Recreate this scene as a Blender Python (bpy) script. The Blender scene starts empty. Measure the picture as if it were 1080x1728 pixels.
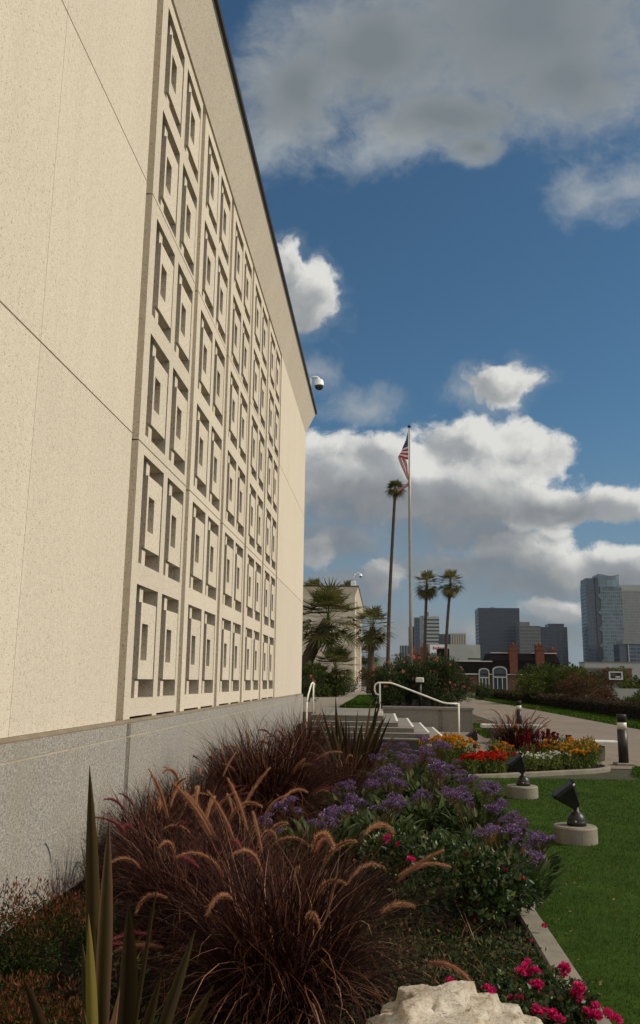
import bpy, math, random
import numpy as np
from mathutils import Vector, Matrix

rng = np.random.default_rng(11)
random.seed(11)
S = bpy.context.scene
COL = S.collection
PI = math.pi

# ------------------------------------------------------------------ helpers
def tag(o, label=None, cat=None, group=None, kind=None):
    if label: o['label'] = label
    if cat: o['category'] = cat
    if group: o['group'] = group
    if kind: o['kind'] = kind
    return o

def empty(name, loc=(0, 0, 0), rz=0.0, label=None, cat=None, group=None):
    o = bpy.data.objects.new(name, None)
    COL.objects.link(o)
    o.location = loc
    o.rotation_euler = (0, 0, rz)
    o.empty_display_size = 0.1
    return tag(o, label, cat, group)

def copy_tree(o, parent=None):
    c = o.copy()
    COL.objects.link(c)
    c.parent = parent
    for ch in list(o.children):
        copy_tree(ch, c)
    return c

def wloc(o):
    p = Vector((0, 0, 0))
    while o is not None:
        p += o.location
        o = o.parent
    return p

class MB:
    """collects shapes; build() links them as ONE mesh object"""
    use_second = False
    plain_ends = False
    def __init__(s):
        s.v = []; s.f = []; s.r = []; s.second = set()
    def add(s, vs, fs, r=None):
        n = len(s.v)
        s.v += [tuple(map(float, p)) for p in vs]
        s.f += [tuple(n + i for i in q) for q in fs]
        s.r += [random.random() if r is None else r] * len(vs)
    def box(s, x0, x1, y0, y1, z0, z1, r=None):
        s.add([(x0, y0, z0), (x1, y0, z0), (x1, y1, z0), (x0, y1, z0), (x0, y0, z1), (x1, y0, z1), (x1, y1, z1), (x0, y1, z1)],
              [(0, 3, 2, 1), (4, 5, 6, 7), (0, 1, 5, 4), (1, 2, 6, 5), (2, 3, 7, 6), (3, 0, 4, 7)], r)
    def bbox(s, x0, x1, y0, y1, z0, z1, b=0.01, r=None):
        """box with chamfered top and vertical edges"""
        def ring(i, z):
            return [(x0 + b, y0 + i, z), (x1 - b, y0 + i, z), (x1 - i, y0 + b, z), (x1 - i, y1 - b, z), (x1 - b, y1 - i, z), (x0 + b, y1 - i, z), (x0 + i, y1 - b, z), (x0 + i, y0 + b, z)]
        top = [(x0 + b, y0 + b, z1), (x1 - b, y0 + b, z1), (x1 - b, y0 + b, z1), (x1 - b, y1 - b, z1), (x1 - b, y1 - b, z1), (x0 + b, y1 - b, z1), (x0 + b, y1 - b, z1), (x0 + b, y0 + b, z1)]
        vs = ring(0, z0) + ring(0, z1 - b) + top
        fs = [tuple(range(7, -1, -1))]
        for k in (0, 8):
            for i in range(8):
                j = (i + 1) % 8
                fs.append((k + i, k + j, k + 8 + j, k + 8 + i))
        fs.append((16, 17, 19, 21))
        s.add(vs, fs, r)
    def tube(s, pts, rad, n=8, r=None, cap=True):
        pts = [Vector(p) for p in pts]
        if not hasattr(rad, '__len__'): rad = [rad] * len(pts)
        vs = []; fs = []
        up = Vector((0, 0, 1))
        a = None
        for i, p in enumerate(pts):
            d = (pts[min(i + 1, len(pts) - 1)] - pts[max(i - 1, 0)]).normalized()
            if a is None:
                a = d.cross(up)
                if a.length < 1e-3: a = Vector((1, 0, 0))
            a = (a - d * a.dot(d)).normalized()
            b = d.cross(a)
            for k in range(n):
                t = 2 * PI * k / n
                vs.append(p + (a * math.cos(t) + b * math.sin(t)) * rad[i])
        for i in range(len(pts) - 1):
            for k in range(n):
                k2 = (k + 1) % n
                fs.append((i * n + k, i * n + k2, (i + 1) * n + k2, (i + 1) * n + k))
        if cap:
            fs.append(tuple(range(n - 1, -1, -1)))
            fs.append(tuple((len(pts) - 1) * n + k for k in range(n)))
        s.add(vs, fs, r)
    def lathe(s, prof, c=(0, 0, 0), n=24, r=None):
        vs = []; fs = []
        for (q, z) in prof:
            for k in range(n):
                t = 2 * PI * k / n
                vs.append((c[0] + q * math.cos(t), c[1] + q * math.sin(t), c[2] + z))
        for i in range(len(prof) - 1):
            for k in range(n):
                k2 = (k + 1) % n
                fs.append((i * n + k, i * n + k2, (i + 1) * n + k2, (i + 1) * n + k))
        fs.append(tuple(range(n - 1, -1, -1)))
        fs.append(tuple((len(prof) - 1) * n + k for k in range(n)))
        s.add(vs, fs, r)
    def prism(s, poly, z0, z1, r=None):
        n = len(poly)
        vs = [(x, y, z0) for x, y in poly] + [(x, y, z1) for x, y in poly]
        fs = [tuple(range(n - 1, -1, -1)), tuple(range(n, 2 * n))]
        for i in range(n):
            j = (i + 1) % n
            fs.append((i, j, n + j, n + i))
        s.add(vs, fs, r)
    def xprism(s, poly, y0, y1, r=None):
        """polygon in x,z extruded along y"""
        n = len(poly)
        vs = [(x, y0, z) for x, z in poly] + [(x, y1, z) for x, z in poly]
        fs = [tuple(range(n)), tuple(range(2 * n - 1, n - 1, -1))]
        for i in range(n):
            j = (i + 1) % n
            fs.append((i, n + i, n + j, j))
        s.add(vs, fs, r)
    def lattice(s, ys, zs, solid, xf, xb, r=None):
        """slab facing +x, cut into cells by ys and zs; solid(i, j) says which cells are filled"""
        ny, nz = len(ys) - 1, len(zs) - 1
        vs = []; fs = []
        f0 = len(s.f)
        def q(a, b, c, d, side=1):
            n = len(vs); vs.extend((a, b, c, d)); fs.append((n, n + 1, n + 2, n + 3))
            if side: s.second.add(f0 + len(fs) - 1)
        on = lambda i, j: 0 <= i < ny and 0 <= j < nz and solid(i, j)
        for i in range(ny):
            for j in range(nz):
                if not on(i, j): continue
                a, b, c, d = ys[i], ys[i + 1], zs[j], zs[j + 1]
                q((xf, a, c), (xf, b, c), (xf, b, d), (xf, a, d), 0)
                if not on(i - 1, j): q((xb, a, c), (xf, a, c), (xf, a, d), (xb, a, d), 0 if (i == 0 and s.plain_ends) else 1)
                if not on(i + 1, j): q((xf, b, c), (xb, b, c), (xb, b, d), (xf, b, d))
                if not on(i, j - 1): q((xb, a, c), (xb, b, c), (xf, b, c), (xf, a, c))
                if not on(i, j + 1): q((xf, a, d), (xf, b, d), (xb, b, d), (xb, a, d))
        s.add(vs, fs, r)
    def data(s, name, off=(0, 0, 0), smooth=False):
        me = bpy.data.meshes.new(name)
        v = [(p[0] - off[0], p[1] - off[1], p[2] - off[2]) for p in s.v]
        me.from_pydata(v, [], s.f)
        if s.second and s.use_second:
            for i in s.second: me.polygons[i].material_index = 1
        at = me.attributes.new('rnd', 'FLOAT', 'POINT')
        at.data.foreach_set('value', np.array(s.r, np.float32))
        if smooth:
            me.polygons.foreach_set('use_smooth', np.ones(len(me.polygons), bool))
        me.update()
        return me
    def build(s, name, mat, parent=None, smooth=False, world=True):
        off = wloc(parent) if (parent is not None and world) else (0, 0, 0)
        me = s.data(name, off, smooth)
        return link(name, me, mat, parent)

def link(name, me, mat=None, parent=None):
    o = bpy.data.objects.new(name, me)
    COL.objects.link(o)
    if mat is not None and not me.materials:
        me.materials.append(mat)
    if parent is not None: o.parent = parent
    return o

def arr_mesh(name, V, F, rnd=None, smooth=False):
    """mesh from numpy arrays; F is (m, k)"""
    V = np.asarray(V, np.float32).reshape(-1, 3)
    F = np.asarray(F, np.int32)
    m, k = F.shape
    me = bpy.data.meshes.new(name)
    me.vertices.add(len(V)); me.vertices.foreach_set('co', V.ravel())
    me.loops.add(m * k); me.loops.foreach_set('vertex_index', F.ravel())
    me.polygons.add(m)
    me.polygons.foreach_set('loop_start', np.arange(0, m * k, k, dtype=np.int32))
    if smooth: me.polygons.foreach_set('use_smooth', np.ones(m, bool))
    if rnd is not None:
        at = me.attributes.new('rnd', 'FLOAT', 'POINT')
        at.data.foreach_set('value', np.asarray(rnd, np.float32))
    me.update(calc_edges=True)
    me.validate()
    return me

class Geo:
    """piles up numpy pieces of triangles"""
    def __init__(s): s.V = []; s.F = []; s.R = []; s.n = 0
    def add(s, V, F, R):
        V = np.asarray(V, np.float32).reshape(-1, 3); F = np.asarray(F, np.int64)
        if F.shape[1] == 4: F = np.concatenate([F[:, [0, 1, 2]], F[:, [0, 2, 3]]])
        s.V.append(V); s.F.append(F + s.n); s.R.append(np.broadcast_to(np.asarray(R, np.float32), (len(V),))); s.n += len(V)
    def mb(s, m):
        for f in m.f:
            pass
        tri = []
        for f in m.f:
            for i in range(1, len(f) - 1): tri.append((f[0], f[i], f[i + 1]))
        s.add(np.array(m.v), np.array(tri), np.array(m.r))
    def mesh(s, name, smooth=False):
        return arr_mesh(name, np.concatenate(s.V), np.concatenate(s.F), np.concatenate(s.R), smooth)

def unit(a): return a / np.maximum(np.linalg.norm(a, axis=-1, keepdims=True), 1e-9)

def ribbons(base, az, tilt, length, width, bend, seg=5, fold=0.0, power=1.4, rnd=None, shape=None, twist=None, wob=0.0):
    """arching ribbons; tilt is the angle from vertical at the base, bend the extra angle at the tip"""
    n = len(az)
    t = np.linspace(0, 1, seg + 1)
    ang = tilt[:, None] + bend[:, None] * t[None, :] ** power
    stepz = np.cos(ang) * (length / seg)[:, None]
    stepr = np.sin(ang) * (length / seg)[:, None]
    z = np.concatenate([np.zeros((n, 1)), np.cumsum(stepz[:, 1:], 1)], 1)
    r = np.concatenate([np.zeros((n, 1)), np.cumsum(stepr[:, 1:], 1)], 1)
    dx, dy = np.cos(az)[:, None], np.sin(az)[:, None]
    P = np.stack([base[:, 0:1] + r * dx, base[:, 1:2] + r * dy, base[:, 2:3] + z], -1)
    if twist is None: twist = np.zeros(n)
    side = np.stack([-np.sin(az + twist), np.cos(az + twist), np.zeros(n)], -1)[:, None, :]
    if shape is None: shape = np.where(t < 0.35, 0.75 + 0.7 * t, 1 - ((t - 0.35) / 0.65) ** 2)
    if wob:
        P = P + side * (rng.normal(0, wob, n)[:, None] * length[:, None] * t[None] ** 1.8 + rng.normal(0, wob * .35, n)[:, None] * length[:, None] * np.sin(t * 6 + 1)[None] * t[None])[..., None]
    w = (np.maximum(shape, 0.03)[None, :] * width[:, None])[..., None] * 0.5
    nrm = np.stack([-np.cos(ang) * dx, -np.cos(ang) * dy, np.sin(ang)], -1)
    if fold:
        A = P - side * w + nrm * w * fold; C = P + side * w + nrm * w * fold
        V = np.stack([A, P, C], 2).reshape(n, -1, 3)
        k = 3
    else:
        V = np.stack([P - side * w, P + side * w], 2).reshape(n, -1, 3)
        k = 2
    fs = []
    for i in range(seg):
        for c in range(k - 1):
            fs.append((i * k + c, i * k + c + 1, (i + 1) * k + c + 1, (i + 1) * k + c))
    F = (np.array(fs)[None] + (np.arange(n) * V.shape[1])[:, None, None]).reshape(-1, 4)
    R = np.repeat(rng.random(n) if rnd is None else rnd, V.shape[1])
    return V.reshape(-1, 3), F, R

def leaves(pos, direc, length, width, rnd=None, fold=0.35):
    """pointed leaves, two halves folded on the midrib"""
    n = len(pos)
    d = unit(direc)
    ref = unit(rng.normal(size=(n, 3)))
    s = unit(np.cross(d, ref)); u = np.cross(s, d)
    L = np.broadcast_to(length, (n,))[:, None]; W = np.broadcast_to(width, (n,))[:, None]
    m = pos + d * L * 0.45
    V = np.stack([pos, m + s * W * .5 + u * W * fold * .5, pos + d * L, m - s * W * .5 + u * W * fold * .5], 1).reshape(-1, 3)
    F = np.concatenate([np.array([[0, 1, 2]]) + (np.arange(n) * 4)[:, None], np.array([[0, 2, 3]]) + (np.arange(n) * 4)[:, None]])
    R = np.repeat(rng.random(n) if rnd is None else rnd, 4)
    return V, F, R

def sphere_pts(n): return unit(rng.normal(size=(n, 3)))

# ------------------------------------------------------------------ materials
def new_mat(name):
    m = bpy.data.materials.new(name)
    m.use_nodes = True
    nt = m.node_tree
    for x in list(nt.nodes): nt.nodes.remove(x)
    out = nt.nodes.new('ShaderNodeOutputMaterial')
    return m, nt, out

def N(nt, typ, ins=None, **props):
    n = nt.nodes.new(typ)
    for k, v in props.items(): setattr(n, k, v)
    for k, v in (ins or {}).items():
        if hasattr(v, 'links') or isinstance(v, bpy.types.NodeSocket): nt.links.new(v, n.inputs[k])
        else: n.inputs[k].default_value = v
    return n

def c4(c): return (c[0], c[1], c[2], 1.0)

def ramp(nt, fac, stops, interp='LINEAR'):
    r = nt.nodes.new('ShaderNodeValToRGB')
    e = r.color_ramp.elements
    r.color_ramp.interpolation = interp
    while len(e) < len(stops): e.new(0.5)
    for el, (p, c) in zip(e, stops):
        el.position = p; el.color = c4(c)
    nt.links.new(fac, r.inputs[0])
    return r.outputs[0]

def mixc(nt, fac, a, b, mode='MIX'):
    n = nt.nodes.new('ShaderNodeMix'); n.data_type = 'RGBA'; n.blend_type = mode
    for sock, v in ((n.inputs[0], fac), (n.inputs[6], a), (n.inputs[7], b)):
        if isinstance(v, bpy.types.NodeSocket): nt.links.new(v, sock)
        elif isinstance(v, (tuple, list)): sock.default_value = c4(v)
        else: sock.default_value = v
    return n.outputs[2]

def math_n(nt, op, a, b=None, c=None, clamp=False):
    n = nt.nodes.new('ShaderNodeMath'); n.operation = op; n.use_clamp = clamp
    for i, v in enumerate((a, b, c)):
        if v is None: continue
        if isinstance(v, bpy.types.NodeSocket): nt.links.new(v, n.inputs[i])
        else: n.inputs[i].default_value = v
    return n.outputs[0]

def coords(nt, scale=(1, 1, 1), kind='Object'):
    tc = nt.nodes.new('ShaderNodeTexCoord')
    mp = nt.nodes.new('ShaderNodeMapping')
    mp.inputs['Scale'].default_value = scale
    nt.links.new(tc.outputs[kind], mp.inputs[0])
    return mp.outputs[0]

def noise(nt, vec, scale, detail=4, rough=0.55):
    n = N(nt, 'ShaderNodeTexNoise', {'Vector': vec, 'Scale': scale, 'Detail': detail, 'Roughness': rough})
    return n.outputs[0]

def principled(nt, out, col, rough=0.6, metal=0.0, bump=None, bstr=0.3, bdist=0.01, spec=0.5):
    p = nt.nodes.new('ShaderNodeBsdfPrincipled')
    if isinstance(col, bpy.types.NodeSocket): nt.links.new(col, p.inputs['Base Color'])
    else: p.inputs['Base Color'].default_value = c4(col)
    if isinstance(rough, bpy.types.NodeSocket): nt.links.new(rough, p.inputs['Roughness'])
    else: p.inputs['Roughness'].default_value = rough
    p.inputs['Metallic'].default_value = metal
    p.inputs['Specular IOR Level'].default_value = spec
    if bump is not None:
        b = N(nt, 'ShaderNodeBump', {'Height': bump, 'Strength': bstr, 'Distance': bdist})
        nt.links.new(b.outputs[0], p.inputs['Normal'])
    nt.links.new(p.outputs[0], out.inputs[0])
    return p

def simple(name, col, rough=0.6, metal=0.0, var=0.25, scale=6.0, bstr=0.15, fine=60.0, spec=0.4):
    m, nt, out = new_mat(name)
    v = coords(nt)
    a = noise(nt, v, scale, 5)
    b = noise(nt, v, fine, 3)
    lo = tuple(x * (1 - var) for x in col); hi = tuple(min(1, x * (1 + var)) for x in col)
    base = ramp(nt, a, [(0.3, lo), (0.7, hi)])
    base = mixc(nt, 0.35, base, ramp(nt, b, [(0.35, lo), (0.65, hi)]))
    principled(nt, out, base, rough, metal, b, bstr, 0.004, spec)
    return m

def foliage(name, stops, transl=0.3, rough=0.7, spec=0.10, gain=None):
    if gain is None: gain = 1.0 if ('petal' in name or 'bloom' in name) else 1.38
    m, nt, out = new_mat(name)
    at = N(nt, 'ShaderNodeAttribute', attribute_name='rnd')
    stops = [(p, tuple(min(.85, x * gain) for x in c)) for p, c in stops]
    col = ramp(nt, at.outputs['Fac'], stops)
    p = nt.nodes.new('ShaderNodeBsdfPrincipled')
    nt.links.new(col, p.inputs['Base Color'])
    p.inputs['Roughness'].default_value = rough
    p.inputs['Specular IOR Level'].default_value = spec
    t = nt.nodes.new('ShaderNodeBsdfTranslucent')
    nt.links.new(col, t.inputs[0])
    mx = nt.nodes.new('ShaderNodeMixShader'); mx.inputs[0].default_value = transl
    nt.links.new(p.outputs[0], mx.inputs[1]); nt.links.new(t.outputs[0], mx.inputs[2])
    nt.links.new(mx.outputs[0], out.inputs[0])
    return m

def concrete_mat(name, base=(0.625, 0.548, 0.438), chipk=0.6):
    """exposed aggregate precast: warm, with dark chips and faint weather streaks"""
    m, nt, out = new_mat(name)
    v = coords(nt)
    big = noise(nt, v, 0.7, 5)
    streak = noise(nt, coords(nt, (1.0, 2.2, 0.12)), 1.3, 5)
    mid = noise(nt, v, 18, 4, 0.65)
    chip = noise(nt, v, 34, 2, 0.6)
    chip2 = noise(nt, coords(nt, (1.3, 1.3, 1.3)), 47, 2, 0.6)
    fine = noise(nt, v, 110, 2, 0.6)
    lo = tuple(x * 0.90 for x in base); hi = tuple(min(1, x * 1.08) for x in base)
    col = ramp(nt, big, [(0.3, lo), (0.7, hi)])
    col = mixc(nt, 0.42, col, ramp(nt, streak, [(0.32, tuple(x * 0.78 for x in base)), (0.66, hi)]))
    col = mixc(nt, 0.55, col, ramp(nt, mid, [(0.3, tuple(x * 0.80 for x in base)), (0.7, tuple(min(1, x * 1.12) for x in base))]))
    col = mixc(nt, ramp(nt, fine, [(0.36, (0.5,) * 3), (0.48, (0, 0, 0))]), col, tuple(x * .62 for x in base))
    col = mixc(nt, ramp(nt, fine, [(0.56, (0, 0, 0)), (0.66, (0.5,) * 3)]), col, tuple(min(1, x * 1.3) for x in base))
    col = mixc(nt, ramp(nt, chip, [(0.33, (chipk,) * 3), (0.385, (0, 0, 0))]), col, (0.30, 0.21, 0.13))
    col = mixc(nt, ramp(nt, chip2, [(0.32, (chipk,) * 3), (0.36, (0, 0, 0))]), col, (0.17, 0.125, 0.09))
    oi = nt.nodes.new('ShaderNodeObjectInfo')
    tone = math_n(nt, 'MULTIPLY_ADD', oi.outputs['Random'], 0.09, 0.93)
    col = mixc(nt, 1.0, col, N(nt, 'ShaderNodeCombineColor', {0: tone, 1: tone, 2: tone}).outputs[0], 'MULTIPLY')
    h = math_n(nt, 'ADD', chip, fine)
    principled(nt, out, col, 0.88, 0, h, 0.5, 0.006, 0.25)
    return m

def granite_mat(name, base=(0.285, 0.263, 0.230), dark=(0.085, 0.077, 0.067)):
    m, nt, out = new_mat(name)
    v = coords(nt, (1, 0.55, 0.8))
    a = noise(nt, v, 62, 3, 0.65)
    b = noise(nt, v, 130, 2, 0.6)
    g = noise(nt, v, 1.1, 4)
    stain = noise(nt, coords(nt, (1.2, 1.2, 0.25)), 1.3, 5)
    col = ramp(nt, a, [(0.36, dark), (0.44, tuple(x * 0.72 for x in base)), (0.55, base), (0.66, tuple(min(1, x * 1.55) for x in base))])
    col = mixc(nt, 0.45, col, ramp(nt, b, [(0.36, dark), (0.48, base), (0.62, (0.52, 0.49, 0.45))]))
    col = mixc(nt, ramp(nt, g, [(0.45, (0, 0, 0)), (0.75, (0.35,) * 3)]), col, tuple(x * 0.8 for x in base))
    col = mixc(nt, ramp(nt, stain, [(0.52, (0, 0, 0)), (0.7, (0.35,) * 3)]), col, (0.26, 0.22, 0.16))
    principled(nt, out, col, 0.75, 0, a, 0.15, 0.003, 0.35)
    return m

def facade_mat(name, glass, frame, pu, pv, wu, wv, rough=0.2, off=0.0, tint=0.25):
    """curtain wall: mullion and spandrel grid in metres, each pane with its own tone"""
    m, nt, out = new_mat(name)
    tc = nt.nodes.new('ShaderNodeTexCoord')
    sx = nt.nodes.new('ShaderNodeSeparateXYZ'); nt.links.new(tc.outputs['Object'], sx.inputs[0])
    u = math_n(nt, 'DIVIDE', math_n(nt, 'ADD', sx.outputs[0], math_n(nt, 'ADD', sx.outputs[1], off)), pu)
    w = math_n(nt, 'DIVIDE', sx.outputs[2], pv)
    fu = math_n(nt, 'FRACT', u); fw = math_n(nt, 'FRACT', w)
    mask = math_n(nt, 'MAXIMUM', math_n(nt, 'LESS_THAN', fu, wu), math_n(nt, 'LESS_THAN', fw, wv))
    cell = nt.nodes.new('ShaderNodeCombineXYZ')
    nt.links.new(math_n(nt, 'FLOOR', u), cell.inputs[0]); nt.links.new(math_n(nt, 'FLOOR', w), cell.inputs[1])
    wn = N(nt, 'ShaderNodeTexWhiteNoise', {'Vector': cell.outputs[0]})
    g = mixc(nt, wn.outputs[0], tuple(x * (1 - tint) for x in glass), tuple(x * (1 + tint) for x in glass))
    col = mixc(nt, mask, g, frame)
    ro = math_n(nt, 'MULTIPLY_ADD', mask, 0.6 - rough, rough)
    principled(nt, out, col, ro, 0, None, spec=0.5)
    return m

M = {}
M['concrete'] = concrete_mat('precast_concrete')
M['reveal'] = concrete_mat('shade_toned_aggregate_reveal', (0.53, 0.465, 0.38), 0.9)  # coarser aggregate; base colour also darkened for the shade inside the recesses
M['granite'] = granite_mat('grey_granite')
M['granite_dark'] = granite_mat('dark_granite', (0.16, 0.142, 0.118), (0.05, 0.044, 0.037))
M['granite_joint'] = granite_mat('joint_granite', (0.085, 0.072, 0.058), (0.03, 0.026, 0.02))
M['ledge'] = simple('weathered_ledge', (0.19, 0.15, 0.10), 0.9, 0, 0.3, 3, 0.2)
M['caulk'] = simple('tan_caulk', (0.36, 0.31, 0.225), 0.8)
M['bronze'] = simple('dark_bronze_metal', (0.028, 0.022, 0.018), 0.45, 0.3)
M['black_metal'] = simple('black_metal', (0.018, 0.016, 0.016), 0.42, 0.2, 0.3, 12)
M['white_paint'] = simple('cream_white_paint', (0.74, 0.70, 0.60), 0.45, 0, 0.08, 8, 0.05)
M['white_plastic'] = simple('white_plastic', (0.78, 0.78, 0.76), 0.4, 0, 0.05, 8, 0.02)
M['smoke_dome'] = simple('smoked_dome', (0.02, 0.035, 0.03), 0.12, 0, 0.1, 8, 0.0)
M['pale_concrete'] = simple('weathered_pale_concrete', (0.195, 0.172, 0.133), 0.85, 0, 0.34, 5, 0.35, 70)
M['step_concrete'] = simple('step_concrete', (0.20, 0.18, 0.15), 0.85, 0, 0.22, 3, 0.25, 60)
M['nosing'] = simple('pale_nosing_paint', (0.70, 0.66, 0.58), 0.7, 0, 0.15, 14, 0.1)
M['bench_white'] = simple('white_cast_stone', (0.55, 0.53, 0.47), 0.7, 0, 0.12, 7, 0.15)
def paving_mat():
    m, nt, out = new_mat('path_concrete')
    v = coords(nt); c = (0.205, 0.164, 0.125)
    a = noise(nt, v, 0.5, 6); f = noise(nt, v, 40, 3); st = noise(nt, v, 2.3, 6, .65)
    col = ramp(nt, a, [(0.3, tuple(x * .82 for x in c)), (0.7, tuple(x * 1.15 for x in c))])
    col = mixc(nt, .4, col, ramp(nt, f, [(0.3, tuple(x * .7 for x in c)), (0.7, tuple(x * 1.25 for x in c))]))
    col = mixc(nt, ramp(nt, st, [(0.55, (0, 0, 0)), (0.72, (.5,) * 3)]), col, (0.11, 0.088, 0.065))
    tc = nt.nodes.new('ShaderNodeTexCoord'); sx = nt.nodes.new('ShaderNodeSeparateXYZ'); nt.links.new(tc.outputs['Object'], sx.inputs[0])
    jx = math_n(nt, 'LESS_THAN', math_n(nt, 'FRACT', math_n(nt, 'DIVIDE', math_n(nt, 'ADD', sx.outputs[0], 102.3), 2.4)), .010)
    jy = math_n(nt, 'LESS_THAN', math_n(nt, 'FRACT', math_n(nt, 'DIVIDE', math_n(nt, 'ADD', sx.outputs[1], 101.0), 3.0)), .012)
    col = mixc(nt, math_n(nt, 'MULTIPLY', math_n(nt, 'MAXIMUM', jx, jy), .7), col, (0.06, 0.048, 0.036))
    principled(nt, out, col, .9, 0, f, .25, .004, .2)
    return m
M['paving'] = paving_mat()
M['terrace_paving'] = simple('terrace_concrete', (0.225, 0.185, 0.138), 0.9, 0, 0.16, 0.9, 0.25, 45)
M['lamp_glass'] = simple('frosted_lamp_glass', (0.55, 0.53, 0.46), 0.35, 0, 0.06, 5, 0.02)
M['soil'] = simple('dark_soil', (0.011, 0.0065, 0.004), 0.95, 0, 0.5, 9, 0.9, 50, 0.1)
M['turf_base'] = simple('turf_base', (0.026, 0.052, 0.005), 0.95, 0, 0.4, 3, 0.6, 60, 0.1)
M['terrain'] = simple('dry_terrain', (0.060, 0.058, 0.036), 0.95, 0, 0.5, 0.05, 0.4, 2, 0.1)
M['hill'] = simple('dry_hills', (0.10, 0.11, 0.085), 1.0, 0, 0.15, 0.002, 0.0, 0.02, 0.0)
M['brick'] = simple('red_brick', (0.155, 0.055, 0.030), 0.85, 0, 0.3, 2, 0.3, 14)
M['brick_wall'] = simple('brown_brick', (0.15, 0.085, 0.055), 0.9, 0, 0.3, 2, 0.3, 14)
M['dark_roof'] = simple('dark_slate_roof', (0.010, 0.007, 0.007), 0.9, 0, 0.35, 3, 0.3, 20, 0.15)
M['lens'] = simple('dull_lens', (0.012, 0.012, 0.013), 0.5, 0, .1, 5, 0, 60, .2)
M['dark_glass'] = simple('dark_window_glass', (0.03, 0.045, 0.055), 0.15, 0, 0.3, 1, 0.0)
M['trunk'] = simple('palm_trunk_bark', (0.075, 0.055, 0.038), 0.95, 0, 0.4, 5, 0.6, 30, 0.1)
M['bark'] = simple('tree_bark', (0.055, 0.040, 0.028), 0.95, 0, 0.4, 6, 0.6, 30, 0.1)
M['rock'] = None
M['red_paint'] = simple('red_letter_paint', (0.35, 0.03, 0.03), 0.6)
M['pole_metal'] = simple('aged_pole_metal', (0.30, 0.27, 0.22), 0.5, 0.4, 0.15, 4)

G = {}
G['fountain'] = foliage('purple_fountain_leaf', [(0.0, (0.008, 0.0028, 0.003)), (0.5, (0.024, 0.0075, 0.006)), (0.82, (0.066, 0.022, 0.0135)), (0.95, (0.16, 0.075, 0.045)), (1.0, (0.34, 0.20, 0.12))], 0.25, 0.65, 0.12)
G['plume'] = foliage('feathery_plume', [(0.0, (0.05, 0.018, 0.015)), (0.15, (0.08, 0.03, 0.025)), (0.2, (0.13, 0.045, 0.04)), (0.6, (0.36, 0.175, 0.095)), (1.0, (0.52, 0.31, 0.16))], 0.55, 0.7, 0.15)
G['plume_red'] = foliage('young_red_plume', [(0.0, (0.03, 0.01, 0.012)), (0.2, (0.09, 0.018, 0.030)), (0.7, (0.20, 0.040, 0.055)), (1.0, (0.34, 0.12, 0.09))], 0.45, 0.7, 0.15)
G['flax'] = foliage('bronze_flax_leaf', [(0.0, (0.018, 0.011, 0.005)), (0.5, (0.046, 0.030, 0.011)), (0.80, (0.078, 0.056, 0.018)), (0.9, (0.17, 0.10, 0.055)), (1.0, (0.24, 0.13, 0.085))], 0.28, 0.5, 0.15, .78)
G['flax_young'] = foliage('young_flax_leaf', [(0.0, (0.085, 0.070, 0.013)), (1.0, (0.14, 0.11, 0.02))], 0.2, 0.42, 0.4)
G['nandina'] = foliage('nandina_leaf', [(0.0, (0.008, 0.015, 0.003)), (0.45, (0.026, 0.040, 0.008)), (0.5, (0.035, 0.030, 0.008)), (0.75, (0.070, 0.020, 0.008)), (1.0, (0.14, 0.038, 0.018))], 0.3, .6, .12)
G['rose_leaf'] = foliage('rose_leaf', [(0.0, (0.009, 0.018, 0.005)), (0.6, (0.022, 0.042, 0.010)), (0.9, (0.060, 0.085, 0.022)), (1.0, (0.10, 0.06, 0.025))], 0.25, 0.42, 0.32)
G['rose_pink'] = foliage('pink_rose_petal', [(0.0, (0.46, 0.008, 0.085)), (0.6, (0.66, 0.018, 0.16)), (1.0, (0.78, 0.07, 0.26))], 0.35)
G['statice_leaf'] = foliage('statice_leaf', [(0.0, (0.012, 0.022, 0.005)), (0.6, (0.032, 0.050, 0.013)), (1.0, (0.080, 0.098, 0.036))], 0.3, 0.6, .2)
G['statice'] = foliage('purple_statice_flower', [(0.0, (0.048, 0.023, 0.062)), (0.5, (0.110, 0.060, 0.150)), (0.85, (0.205, 0.130, 0.27)), (0.92, (0.12, 0.045, 0.04)), (1.0, (0.42, 0.36, 0.46))], 0.25, 0.7, 0.1)
G['stem'] = foliage('flower_stem', [(0.0, (0.02, 0.032, 0.009)), (0.5, (0.05, 0.06, 0.018)), (0.7, (0.085, 0.035, 0.018)), (1.0, (0.12, 0.035, 0.022))], 0.15)
G['cover'] = foliage('ground_cover_leaf', [(0.0, (0.012, 0.022, 0.008)), (0.6, (0.030, 0.046, 0.016)), (0.9, (0.075, 0.075, 0.03)), (1.0, (0.16, 0.05, 0.035))], 0.25)
G['grass'] = foliage('lawn_grass_blade', [(0.0, (0.016, 0.036, 0.0025)), (0.5, (0.032, 0.066, 0.005)), (0.93, (0.056, 0.096, 0.010)), (1.0, (0.13, 0.12, 0.035))], 0.3, 0.8, 0.08)
G['tree'] = foliage('dark_tree_leaf', [(0.0, (0.010, 0.018, 0.004)), (0.6, (0.027, 0.041, 0.008)), (1.0, (0.062, 0.075, 0.014))], 0.25)
G['tree_light'] = foliage('olive_tree_leaf', [(0.0, (0.018, 0.028, 0.005)), (0.6, (0.045, 0.060, 0.009)), (1.0, (0.095, 0.10, 0.018))], 0.25)
G['tree_red'] = foliage('russet_shrub_leaf', [(0.0, (0.020, 0.014, 0.008)), (0.5, (0.055, 0.026, 0.014)), (1.0, (0.12, 0.055, 0.026))], 0.25)
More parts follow.
